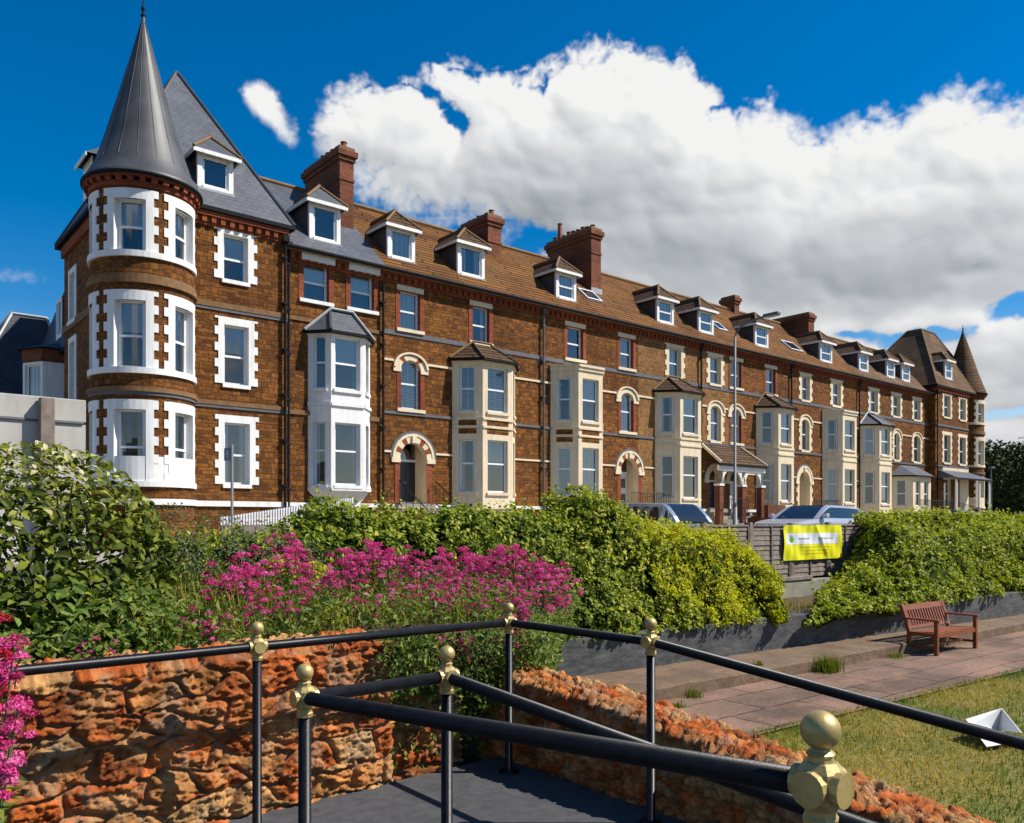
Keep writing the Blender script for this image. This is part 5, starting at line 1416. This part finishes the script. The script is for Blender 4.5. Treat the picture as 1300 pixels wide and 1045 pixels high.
# ------------------------------------------------------------------ cars
def car(label, loc, rz, paint, st, L, Wd, Hgt, belt, nose, hood, a_ws, a_roof0, a_roof1, tail, boxy=.86):
    """side profile loft: x forward from rear 0 to L"""
    root = empty('parked_car', loc, label, 'car', 'cars parked on the road', rz)
    ox = L/2
    # stations x, half width at belt, z belt top, roof half width, roof z (cabin only)
    xs = np.linspace(0, L, 29)
    def hb(x):  # upper body line
        if x > L-hood: return nose+(belt-nose)*max(0., (L-x)/hood)**.6
        return belt-.02*math.sin(x)
    def rf(x):
        if x <= tail: return belt+(Hgt-.06-belt)*min(1, max(0, x/tail))**.8 if tail > 0 else Hgt
        if x <= a_roof0: return Hgt-.06*((a_roof0-x)/max(.1, a_roof0-tail))**2
        if x <= a_ws: return Hgt+(belt-Hgt)*((x-a_roof0)/(a_ws-a_roof0))**1.15
        return None
    def hw(x): return Wd/2*(1-.16*abs(2*x/L-1)**4)
    V = []; 
    m = MB()
    def ring(x):
        w = hw(x); zb = .22+.1*max(0, abs(2*x/L-1)-.8)/.2; zt = hb(x)
        return [(x-ox, -w*.9, zb), (x-ox, -w, .45), (x-ox, -w*.985, zt-.12), (x-ox, -w*.93, zt), (x-ox, w*.93, zt), (x-ox, w*.985, zt-.12), (x-ox, w, .45), (x-ox, w*.9, zb)]
    rg = [ring(x) for x in xs]
    for a, b_ in zip(rg, rg[1:]):
        for i in range(7): m.face([a[i], b_[i], b_[i+1], a[i+1]], paint)
    m.face(rg[0], paint); m.face(rg[-1], paint)
    gl = MB()
    cx = [x for x in np.linspace(0.02, a_ws, 22)]
    def cr(x):
        w = hw(x); zt = hb(x)-.005; z = max(rf(x), zt+.001); k = (z-zt)/(Hgt-belt); rw = w*(.93-(.93-boxy*.86)*k)
        return (x-ox, w*.92, zt), (x-ox, rw, z), (x-ox, rw*.8, z+.02*k)
    C = [cr(x) for x in cx]
    pil = set()
    for i, (a, b_) in enumerate(zip(C, C[1:])):
        x = (cx[i]+cx[i+1])/2
        side_glass = tail*.7 < x < a_ws-.1
        pillar = any(abs(x-q) < .06 for q in (tail*.95, (tail+a_ws)*.5, ))
        for s in (-1, 1):
            P = lambda v: (v[0], v[1]*s, v[2])
            lo = lambda v, w, t: (v[0]+(w[0]-v[0])*t, v[1]+(w[1]-v[1])*t, v[2]+(w[2]-v[2])*t)
            if side_glass and not pillar:
                gl.face([P(lo(a[0], a[1], .06)), P(lo(b_[0], b_[1], .06)), P(lo(b_[0], b_[1], .86)), P(lo(a[0], a[1], .86))], 'car_glass')
                m.face([P(lo(a[0], a[1], .86)), P(lo(b_[0], b_[1], .86)), P(b_[1]), P(a[1])], paint); m.face([P(a[0]), P(b_[0]), P(lo(b_[0], b_[1], .06)), P(lo(a[0], a[1], .06))], paint)
            else: m.face([P(a[0]), P(b_[0]), P(b_[1]), P(a[1])], paint)
            m.face([P(a[1]), P(b_[1]), P(b_[2]), P(a[2])], paint)
        ws = x > a_roof0 or x < tail
        (gl if ws else m).face([(a[2][0], -a[2][1], a[2][2]), (b_[2][0], -b_[2][1], b_[2][2]), b_[2], a[2]], 'car_glass' if ws else paint)
    off = Vector(loc)
    def fin(mm, nm, par, **kw):
        mm.v = [(p[0]+off.x, p[1]+off.y, p[2]+off.z) for p in mm.v]; return mm.put(nm, par, **kw)
    bo = fin(m, 'body', root); fin(gl, 'window', root)
    for x in (.78, L-.82):
        for s in (-1, 1):
            w = MB(); y = s*(Wd/2-.1)
            w.tube([(x-ox, y-.1, .32), (x-ox, y+.1, .32)], .32, 'rubber', 20); t = fin(w, 'wheel', root)
            q = MB(); q.tube([(x-ox, y+s*.095, .32), (x-ox, y+s*.112, .32)], .21, 'rim_alloy', 14); fin(q, 'rim', t)
    for s in (-1, 1):
        q = MB(); q.box(-ox-.01, -ox+.12, s*Wd*.43-.09, s*Wd*.43+.05, .72, .95, 'lamp_red'); fin(q, 'tail_light', root)
        q = MB(); q.box(ox-.2, ox+.0, s*Wd*.38-.15, s*Wd*.38+.12, .58, .72, 'lamp_clear'); fin(q, 'headlight', root)
        q = MB(); q.box(a_ws-ox-.35, a_ws-ox-.15, s*(Wd/2+.05)-.08, s*(Wd/2+.05)+.08, belt+.02, belt+.16, paint); fin(q, 'wing_mirror', root, bevel=.03)
    return root
car('silver-blue hatchback parked nose-in behind the golden bush', (18.45, 15.9, -1.06), R(82), 'silver_car', 0, 4.1, 1.75, 1.58, 1.0, .72, 1.0, 3.15, 2.3, 2, .55)
car('pale grey SUV with sloping bonnet parked behind the fence and yellow banner', (25.9, 14.9, -1.0), R(180), 'pale_car', 0, 4.6, 1.9, 1.53, 1.1, .93, 1.35, 3.4, 2.5, 2, .5, .92)
car('small blue car half hidden behind the right hedge before the canted porch', (38.6, 15.6, -1.0), R(180), 'blue_car', 0, 4.1, 1.75, 1.5, .98, .72, 1.0, 3.1, 2.2, 2, .6)
car('dark car parked beyond the right hedge near the trees', (55.2, 17.6, -1.0), R(180), 'dark_car', 0, 4.4, 1.8, 1.5, .98, .75, 1.1, 3.3, 2.4, 2, .6)

# white folded board on the lawn
wb = empty('folded_board', (10.6, 3.8, LZ), 'white folded board lying open like a box corner on the dry lawn', 'board')
A = (10.86, 3.72, LZ+.01)
def plate(name, pts, th):
    m = MB(); n = (Vector(pts[1])-Vector(pts[0])).cross(Vector(pts[2])-Vector(pts[0])).normalized()*th
    q = [tuple(Vector(p)+n) for p in pts]; m.face(pts, 'white_plastic'); m.face(q[::-1], 'white_plastic')
    k = len(pts)
    for i in range(k): m.face([pts[i], pts[(i+1) % k], q[(i+1) % k], q[i]], 'white_plastic')
    m.put(name, wb)
apex = (10.893, 3.783, -2.256); Lp = (10.24, 3.94, -2.317); Rp = (10.407, 3.407, -2.40); Cn = (10.80, 3.796, -2.5); Lb = (10.176, 3.863, -2.366)
plate('side', [Lb, Cn, apex, Lp], .01); plate('side', [Cn, Rp, apex], -.01); plate('base', [Lb, (9.888, 3.582, -2.51), (10.43, 3.40, -2.505), Cn], .008)

# ------------------------------------------------------------------ planting
def hedge(label, keys, n, size, mat, seed, cat='hedge', name='hedge', amp=.13, jitter=.55, width=.75, group=None, cluster=0, skew=(0, 0)):
    kx = np.array([k[0] for k in keys]); kp = np.array([k[1] for k in keys], float)   # (K, S, 2)
    S = kp.shape[1]
    def surf(x, v):
        i = np.clip(np.searchsorted(kx, x)-1, 0, len(kx)-2); t = ((x-kx[i])/(kx[i+1]-kx[i])).clip(0, 1); t = t*t*(3-2*t)
        q = v*(S-1); j = np.clip(np.floor(q).astype(int), 0, S-2); f = q-j
        a = kp[i, j]*(1-t)[:, None]+kp[i+1, j]*t[:, None]; b = kp[i, j+1]*(1-t)[:, None]+kp[i+1, j+1]*t[:, None]
        p = a*(1-f)[:, None]+b*f[:, None]
        sk = np.interp(x, [kx[0], kx[-1]] if len(skew) == 2 else skew[2], skew[:2])
        return np.stack([x+sk*(p[:, 0]-9.6), p[:, 0], p[:, 1]], 1)
    def full(x, v, off=0):
        p = surf(x, v); e = .02
        du = surf(x+e, v)-surf(x-e, v); dv = surf(x, np.clip(v+e, 0, 1))-surf(x, np.clip(v-e, 0, 1))
        nn = unit(np.cross(du, dv))
        d = (fbm(p*1.7, 3, seed)-.5)*amp*3.0+(fbm(p*4.5, 3, seed+4)-.5)*amp*2.4
        return p+nn*(d+off)[:, None] if np.ndim(off) else p+nn*(d[:, None]+off), nn
    root = empty(name, ((kx[0]+kx[-1])/2, float(kp[:, 0, 0].mean()), float(kp[:, 0, 1].mean())), label, cat, group)
    x = rs.uniform(kx[0], kx[-1], n); v = rs.uniform(0, 1, n)
    off = -np.abs(rs.normal(0, .06, n))+.05
    P, nn = full(x, v, off)
    # drop leaves so the dark core shows in the gaps
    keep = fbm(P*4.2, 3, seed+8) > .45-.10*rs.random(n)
    P, nn = P[keep], nn[keep]
    val = np.clip(.5+.30*rs.normal(0, 1, len(P))*.8+.45*(fbm(P*2.2, 3, seed+9)-.5), 0, 1)
    if cluster:
        m = len(P)
        P = np.repeat(P, cluster, 0)+rs.normal(0, size*.55, (m*cluster, 3)); nn = np.repeat(nn, cluster, 0); val = np.clip(np.repeat(val, cluster)+rs.normal(0, .12, m*cluster), 0, 1)
    ns = n//70; xs_ = rs.uniform(kx[0], kx[-1], ns); vs_ = rs.uniform(.3, .8, ns); SP, sn = full(xs_, vs_, np.zeros(ns)+.02)   # stray shoots
    ln = rs.uniform(.06, .24, ns); dr = unit(sn+np.array([0, 0, .7])+rs.normal(0, .35, (ns, 3)))
    for q in range(7):
        P = np.concatenate([P, SP+dr*(ln*q/6)[:, None]+rs.normal(0, size*.25, (ns, 3))]); nn = np.concatenate([nn, sn]); val = np.concatenate([val, np.clip(.5+.06*q+rs.normal(0, .15, ns), 0, 1)])
    nn = nn+np.array([.15, -.15, .3])
    leaf_cloud('foliage', P, nn, size*rs.uniform(.45, 1.45, len(P)), mat, root, width, jitter, 'kite', val, droop=.5)
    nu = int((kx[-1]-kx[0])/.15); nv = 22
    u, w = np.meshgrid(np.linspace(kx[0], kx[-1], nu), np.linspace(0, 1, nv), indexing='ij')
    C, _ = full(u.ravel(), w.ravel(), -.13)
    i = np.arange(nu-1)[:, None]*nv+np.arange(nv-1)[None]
    raw_mesh('dark_core', C, np.stack([i, i+nv, i+nv+1, i+1], -1).reshape(-1, 4)[:, ::-1], 'hedge_core', root, smooth=True)  # dark shell under the leaves; inner shade put into its colour
    return root
def sec(x, zt, y0=None, z0=-1.8, back=11.3):
    y0 = y0 if y0 is not None else wal(min(x, 30))-.02; w = wal(min(x, 30)); yt = 10.2-.01*x
    return (x, [(y0, z0), (w+.12, -1.55), (w+.5, -1.1), (w+.8, min(-.5, zt-.25)), (yt-.25, zt-.12), (yt+.1, zt), (back-.3, zt), (back, zt-.5), (back+.1, zt-1.1)])
def sec0(x, zt):
    return (x, [(9.0, -1.0), (8.95, -.75), (9.0, -.5), (9.2, -.2), (9.5, zt-.12), (9.9, zt), (10.7, zt), (11.1, zt-.5), (11.2, zt-1.1)])
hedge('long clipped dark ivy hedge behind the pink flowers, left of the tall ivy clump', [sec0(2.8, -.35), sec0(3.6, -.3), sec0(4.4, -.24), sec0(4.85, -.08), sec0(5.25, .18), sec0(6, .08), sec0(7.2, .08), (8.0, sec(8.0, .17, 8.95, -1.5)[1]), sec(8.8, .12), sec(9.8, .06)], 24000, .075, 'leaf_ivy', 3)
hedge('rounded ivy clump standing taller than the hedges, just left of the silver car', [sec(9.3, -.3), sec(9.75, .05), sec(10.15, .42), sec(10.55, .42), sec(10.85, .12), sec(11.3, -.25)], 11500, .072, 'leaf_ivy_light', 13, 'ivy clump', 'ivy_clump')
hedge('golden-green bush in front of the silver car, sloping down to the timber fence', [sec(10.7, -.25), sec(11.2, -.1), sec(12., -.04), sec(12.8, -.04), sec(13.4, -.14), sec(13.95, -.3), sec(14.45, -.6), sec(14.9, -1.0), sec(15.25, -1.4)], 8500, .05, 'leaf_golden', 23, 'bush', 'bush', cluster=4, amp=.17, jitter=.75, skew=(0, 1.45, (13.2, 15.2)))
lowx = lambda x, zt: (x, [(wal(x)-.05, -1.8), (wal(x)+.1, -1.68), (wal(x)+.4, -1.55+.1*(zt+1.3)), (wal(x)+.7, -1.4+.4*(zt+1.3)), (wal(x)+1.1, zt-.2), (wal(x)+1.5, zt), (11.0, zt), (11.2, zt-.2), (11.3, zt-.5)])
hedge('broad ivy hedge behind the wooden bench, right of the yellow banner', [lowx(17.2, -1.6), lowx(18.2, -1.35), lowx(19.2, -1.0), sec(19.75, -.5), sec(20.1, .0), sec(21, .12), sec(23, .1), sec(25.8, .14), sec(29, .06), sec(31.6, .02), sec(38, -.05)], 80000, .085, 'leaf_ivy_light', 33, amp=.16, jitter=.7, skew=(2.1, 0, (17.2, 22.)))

def ball_foliage(spheres, n, shellw=.35):
    c = np.array([s[:3] for s in spheres]); r = np.array([s[3] for s in spheres]); a = r*r; k = rs.choice(len(r), n, p=a/a.sum())
    d = unit(rs.normal(0, 1, (n, 3))); rad = r[k]*(1-shellw*rs.random(n)**2)
    P = c[k]+d*rad[:, None]; dep = np.zeros(n)
    for j in range(len(r)): dep = np.maximum(dep, np.where(k == j, 0, r[j]-np.linalg.norm(P-c[j], axis=1)))
    keep = dep < .12
    return P[keep], d[keep]

# big glossy bush at the left
bx = empty('bush', (1.0, 6.6, -.85), 'large glossy dark bush with pale-backed upper leaves filling the left edge', 'bush')
sph = [(1.2, 6.85, -.33, .9), (.45, 7.2, -.36, 1.03), (1.62, 6.5, -.36, .46), (-.1, 6.7, -.35, .8), (.8, 6.6, -.3, .6), (1.45, 6.25, -.75, .5), (.85, 6.3, -.62, .62), (-.3, 7.4, -.5, 1.05), (1.65, 6.9, -.28, .42), (.2, 6.5, -.6, .7)]
P, d = ball_foliage(sph, 40000, .6)
keep = fbm(P*2.8, 3, 5) > .22; P, d = P[keep], d[keep]
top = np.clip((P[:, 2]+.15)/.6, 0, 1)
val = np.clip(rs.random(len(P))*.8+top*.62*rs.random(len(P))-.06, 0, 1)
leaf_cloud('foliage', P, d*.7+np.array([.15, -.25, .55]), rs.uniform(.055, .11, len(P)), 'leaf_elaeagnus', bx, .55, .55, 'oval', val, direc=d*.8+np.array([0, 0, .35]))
m = MB()
for i in range(46):
    s = sph[i % len(sph)]; a = unit(rs.normal(0, 1, (1, 3)))[0]; a[2] = abs(a[2])*.8+.1
    e = Vector(s[:3])+Vector(a)*s[3]*1.05; b0 = Vector((1.0+rs.normal(0, .35), 6.8+rs.normal(0, .3), -.9)); mid = b0.lerp(e, .55)+Vector((0, 0, .08))
    m.tube([b0, mid, e], .016, 'bark', 5, .004)
m.put('branch', bx)
for (label, c, n, sz, mat, sp) in (
    ('patch of lime green leaves spilling over the wall at the foot of the big bush', None, 520, .10, 'leaf_lime', [(1.55, 5.95, -.72, .28), (1.8, 5.75, -.8, .22), (1.15, 6.0, -.62, .26), (1.5, 5.6, -.85, .2), (.75, 5.85, -.7, .25), (.4, 5.7, -.78, .24)]),
    ('small grey-green shrub between the big bush and the white slatted railing', None, 5200, .035, 'leaf_olive', [(3.2, 8.7, -.3, .42), (3.7, 8.7, -.38, .4), (2.8, 8.9, -.25, .45), (4.1, 8.8, -.5, .36), (2.5, 8.2, -.42, .42), (3.3, 8.2, -.55, .4)]),
    ('small yellow-leaved shrub among the pink flowers', None, 900, .045, 'leaf_yellow', [(3.4, 7.5, -.52, .2), (3.65, 7.35, -.55, .16)]),
    ('second yellow-leaved tuft low among the pink flowers, nearer the railing', None, 300, .04, 'leaf_yellow', [(3.0, 5.75, -.78, .13), (4.3, 7.4, -.5, .14)]),
    ('small clump of reddish brown leaves at the foot of the golden bush', None, 300, .05, 'leaf_yellow', [(9.5, 8.85, -1.6, .12)])):
    P, d = ball_foliage(sp, n); o = leaf_cloud('shrub', P, d+np.array([.1, -.3, .5]), sz*rs.uniform(.7, 1.3, len(P)), mat, None, .62, .6, 'kite' if sz < .08 else 'oval')
    tag(o, label, 'shrub')

# valerian: four plants built once, then copied
def flower_head(c, r):
    n = 120; d = unit(rs.normal(0, 1, (n, 3))); d[:, 2] = np.abs(d[:, 2])*1.1-.25
    return np.array(c)+d*np.array([r, r, r*.85])*rs.uniform(.55, 1.05, (n, 1)), d
def valerian(seed, nst, hgt, spread, petal='petal_pink', lo=.62):
    r2 = random.Random(seed)
    FP, FN, FV, LP, LN, LD = [], [], [], [], [], []; m = MB()
    for i in range(nst):
        a = r2.uniform(0, 6.283); t = r2.uniform(.0, 1)**.6; H = hgt*r2.uniform(lo, 1.1)
        b0 = Vector((math.cos(a)*.05, math.sin(a)*.05, 0)); e = Vector((math.cos(a)*spread*t, math.sin(a)*spread*t, H*(1-.12*t)))
        mid = b0.lerp(e, .5)+Vector((-math.cos(a)*.03, -math.sin(a)*.03, .04))
        m.tube([b0, mid, e], .0045, 'stem_green' if i % 3 else 'stem_red', 4, .003, cap=False)
        heads = [(e+Vector((0, 0, .01)), r2.uniform(.036, .056))]
        for k in range(r2.choice((1, 2, 2, 3))):
            an = r2.uniform(0, 6.28); z = -r2.uniform(.03, .13); q = e+Vector((math.cos(an)*.045, math.sin(an)*.045, z)); heads.append((q, r2.uniform(.02, .034)))
            m.tube([e+Vector((0, 0, z-.05)), q], .0025, 'stem_red', 3, cap=False)
        for c, rr in heads:
            p, d = flower_head(c, rr); FP.append(p); FN.append(d); hv = r2.choice((.04, .3, .45, .55, .65, .8)); FV.append(np.clip(hv+.18*d[:, 2]+rs.normal(0, .1, len(p)), 0, 1))
        for k in range(7):
            f = .1+.75*k/7; c = b0.lerp(mid, f*2) if f < .5 else mid.lerp(e, f*2-1)
            for s in (0, math.pi):
                an = k*1.57+s+a; dd = np.array([math.cos(an), math.sin(an), .25]); LP.append(np.array(c)+dd*.035); LN.append(np.array([0, 0, 1.])); LD.append(dd)
    FP, FN = np.concatenate(FP), np.concatenate(FN)
    root = empty('valerian', (0, 0, 0), None, 'flowering plant')
    leaf_cloud('flowers', FP, FN, rs.uniform(.008, .0135, len(FP)), petal, root, 1.0, .5, 'kite', np.concatenate(FV))
    leaf_cloud('leaves', np.array(LP), np.array(LN), rs.uniform(.05, .085, len(LP)), 'leaf_valerian', root, .36, .35, 'kite', direc=np.array(LD))
    m.put('stems', root)
    return root
def proj(x, y, z):
    c, s_ = math.cos(R(40)), math.sin(R(40)); lat = c*x-s_*y; d = s_*x+c*y
    return 650+1040*lat/d, 662-1040*z/d
VL = 'pink valerian clump among many alike in the raised bed behind the stone wall'
VG = 'pink valerian clumps in the raised bed'
protos = [valerian(31+i, n, hh, sp) for i, (n, hh, sp) in enumerate(((8, .60, .24), (7, .76, .2), (9, .5, .28), (6, .68, .18)))]
spots = []; r3 = random.Random(77); tries = 0
while len(spots) < 70 and tries < 9000:
    tries += 1
    x = r3.uniform(1.9, 8.2); y = 5.3+3.6*r3.random()**1.35
    if x > 4.3+(y-5.05)*1.12: continue
    if x < 2.9 and y < 6.2 and r3.random() < .45: continue
    px, _ = proj(x, y, -.4)
    if px < 250 or px > 735 or (px < 350 and y > 7.1): continue
    if min([math.hypot(x-a, y-b) for a, b in spots]+[9]) < .27: continue
    spots.append((x, y))
used = [False]*4
def place(k, x, y, z, sc, rz, label, group, bend=0.):
    src = protos[k]
    if not used[k]: o = src; used[k] = True; kids = []
    else:
        o = src.copy(); COL.objects.link(o)
        for ch in src.children:
            c = ch.copy(); COL.objects.link(c); c.parent = o
    o.location = (x, y, z); o.scale = (sc, sc, sc); o.rotation_euler = (bend, 0, rz)
    o['label'] = label; o['category'] = 'flowering plant'; o['group'] = group
    return o
for i, (x, y) in enumerate(spots):
    hs = .62+.5*min(1, (y-5.4)/2.2)
    place(i % 4, x, y, -.92-.24*max(0, min(1, (x-3)/4)), hs*r3.uniform(.85, 1.15), r3.uniform(0, 6.28), VL, VG)
VE = 'pink valerian sprig trailing over the bed edge around the corner railing post'
for i in range(19):
    t = r3.random(); x = 3.0+t*3.9; y = 4.98+max(0, (x-4.1))*.92
    place((i*3+1) % 4, x, y-.2, -1.5+.42*r3.random(), .72*r3.uniform(.85, 1.1), r3.uniform(0, 6.28), VE, 'valerian sprigs at the bed edge', .25)
place(3, 1.25, 5.35, -1.05, .55, 1., 'small pink valerian sprig on the wall top below the big bush', 'valerian sprigs under the bush')
place(1, .72, 5.2, -1.0, .5, 2., 'pair of pink valerian heads at the left end of the wall top', 'valerian sprigs under the bush')
pr = valerian(91, 24, 1.36, .15, lo=.76); pr.location = (.40, 3.46, -1.76); pr.scale = (1.1, 1.1, 1.); tag(pr, 'vivid magenta valerian at the bottom left corner in front of the railing', 'flowering plant')
pr = valerian(93, 7, 1.36, .12, 'petal_red', lo=.85); pr.location = (.44, 3.8, -1.76); pr.scale = (1.1, 1.1, 1.); tag(pr, 'red valerian just behind the magenta one at the left edge', 'flowering plant')

# undergrowth (stuff)
def bedz(x, y): return -.88+.0*y-.25*np.clip((x-3)/4, 0, 1)
n = 26000; x = rs.uniform(-1.5, 8.2, n); y = rs.uniform(5.0, 9.2, n); k = x < 4.3+(y-5.05)*1.02; x, y = x[k], y[k]
hgt = (fbm(np.stack([x*1.3, y*1.3, 0*x], 1), 3, 6)*.62+.03)
z = bedz(x, y)+rs.random(len(x))*hgt
P = np.stack([x, y, z], 1)
tag(leaf_cloud('undergrowth', P, np.tile([.1, -.35, .8], (len(P), 1)), rs.uniform(.035, .085, len(P)), 'leaf_valerian', None, .45, .7, 'kite'), 'low green undergrowth covering the raised bed', 'undergrowth', kind='stuff')
n = 15000; u = rs.random(n)**1.25; px_ = np.interp(u, [0, .25, 1], [2.85, 4.2, 8.3]); py_ = np.interp(u, [0, .25, 1], [5.05, 4.98, 8.9]); v = rs.random(n)**.7
P = np.stack([px_+rs.normal(0, .05, n), py_-.05-rs.random(n)*.28*(.4+v)-.0*u, -1.75+v*(1.0-.25*np.clip((px_-3)/4, 0, 1))], 1)
keep = (fbm(P*3, 3, 15) > .3) & ((P[:, 2] > -1.25-.8*np.clip((px_-3.6), 0, 1)) | (rs.random(n) < .3)); P = P[keep]
tag(leaf_cloud('trailing_foliage', P, np.tile([.15, -.8, .45], (len(P), 1)), rs.uniform(.03, .075, len(P)), 'leaf_valerian', None, .5, .65, 'kite', droop=.4), 'leaves trailing down the edge of the raised bed beside the corner railing post', 'undergrowth', kind='stuff')
# long grass stems in the bed
def blades(name, P, h, w, mat, val, lean=.5, kind='stuff', label=None, cat='grass'):
    n = len(P); a = rs.uniform(0, 6.283, n); d = np.stack([np.cos(a), np.sin(a), 0*a], 1); s = np.stack([-np.sin(a), np.cos(a), 0*a], 1); l = (np.abs(rs.normal(0, lean, n))*h)[:, None]; up = np.array([0, 0, 1.])
    h = h[:, None]; w = w[:, None]
    V = np.stack([P-s*w, P+s*w, P+d*l*.35+up*h*.6+s*w*.7, P+d*l*.35+up*h*.6-s*w*.7, P+d*l+up*h*.95], 1).reshape(-1, 3)
    b = np.arange(n)[:, None]*5
    Fc = np.concatenate([b+np.array([q]) for q in ([0, 1, 2], [0, 2, 3], [3, 2, 4])], 0)
    return tag(raw_mesh(name, V, Fc, mat, None, np.repeat(val, 5)), label, cat, kind=kind)
n = 2600; x = rs.uniform(1.5, 6.5, n); y = rs.uniform(5.3, 8.5, n); k = x < 4+(y-5.05); x, y = x[k], y[k]
blades('bed_grass', np.stack([x, y, bedz(x, y)], 1), rs.uniform(.2, .55, len(x)), rs.uniform(.002, .004, len(x)), 'grass_blade', rs.uniform(.1, .75, len(x)), .45, label='thin green grass stems among the pink flowers')
# lawn blades
n = 90000; x = 3.8+rs.random(n)**1.5*20; y = edge(0)-.068*x-rs.random(n)**1.2*7.5
P = np.stack([x, y, np.full(n, LZ-.032)], 1)
pt = fbm(np.stack([x*.8, y*.8, 0*x], 1), 4, 44); e2 = np.clip(1-((6.25-.068*x)-y)/.5, 0, 1)
val = np.clip(.33+(pt-.5)*2.8+rs.normal(0, .2, n)-.35*e2, 0, 1)
blades('lawn_grass', P, rs.uniform(.035, .085, n)*(1+.3*e2), rs.uniform(.003, .006, n), 'grass_blade', val, .9, label='dry mown grass of the lawn beside the path')
n = 900; x = rs.uniform(11.5, 17.5, n); y = wal(x)+.15+rs.random(n)*1.4
blades('bank_grass', np.stack([x, y, np.full(n, -1.8)], 1), rs.uniform(.08, .32, n), rs.uniform(.004, .008, n), 'grass_blade', rs.uniform(.15, .9, n), .6, label='dry weeds and grass on the bank below the block wall')
def tuft(label, c, n, h, spread, mat='grass_blade'):
    P = np.array(c)+np.concatenate([rs.normal(0, spread, (n, 2)), np.zeros((n, 1))], 1)
    blades('weed', P, rs.uniform(.4, 1, n)*h, rs.uniform(.004, .008, n), mat, rs.uniform(0, .45, n), .5, None, label, 'weed')
tuft('large green weed tuft growing at the foot of the ledge left of the bench', (12.95, 7.18, LZ), 420, .34, .11)
tuft('small weed tuft at the foot of the ledge nearer the railing post', (9.6, 7.35, LZ), 90, .16, .06)
tuft('little weed in a path joint below the ledge', (8.9, 7.1, LZ), 60, .1, .05)
tuft('small weed at the foot of the ledge immediately left of the bench', (15.3, 7.1, LZ), 110, .14, .1)
tuft('tiny green weed growing from the top of the ledge', (11.6, 7.6, LZ+.19), 40, .12, .03)

# ------------------------------------------------------------------ far trees
def tree(label, x, y, hgt, rad, seed, group):
    t = empty('tree', (x, y, -1.1), label, 'tree', group); r2 = random.Random(seed)
    m = MB(); m.tube([(x, y, -1.2), (x+.2, y, hgt*.3), (x, y+.2, hgt*.62)], rad*.075, 'bark', 8, rad*.03)
    for i in range(6):
        a = i*1.05+r2.random(); m.tube([(x+.1, y, hgt*(.2+.06*i)), (x+math.cos(a)*rad*.7, y+math.sin(a)*rad*.7, hgt*(.42+.07*i))], rad*.03, 'bark', 5, rad*.01)
    m.put('trunk', t)
    sp = [(x+r2.gauss(0, rad*.45), y+r2.gauss(0, rad*.45), hgt*r2.uniform(.08, .78), rad*r2.uniform(.36, .6)) for _ in range(16)]
    P, d = ball_foliage(sp, 7500, .6); k = P[:, 2] < hgt; P, d = P[k], d[k]
    leaf_cloud('crown', P, d+np.array([0, 0, .4]), rs.uniform(.3, .62, len(P)), 'leaf_tree', t, .7, .7, 'kite')
for i, (x, y, hh, rr) in enumerate(((93, 36, 8.8, 4.6), (97, 33, 8.2, 4.6), (91, 29, 6.8, 3.6), (104, 38, 9.5, 5.), (101, 31, 8.2, 4.5), (112, 36, 9.5, 5.5), (108, 43, 10.5, 5.5), (99, 45, 10., 5.))):
    tree('dark leafy tree in the shadowy belt of trees beyond the far end house', x, y, hh, rr, i, 'dark trees beyond the far end house')
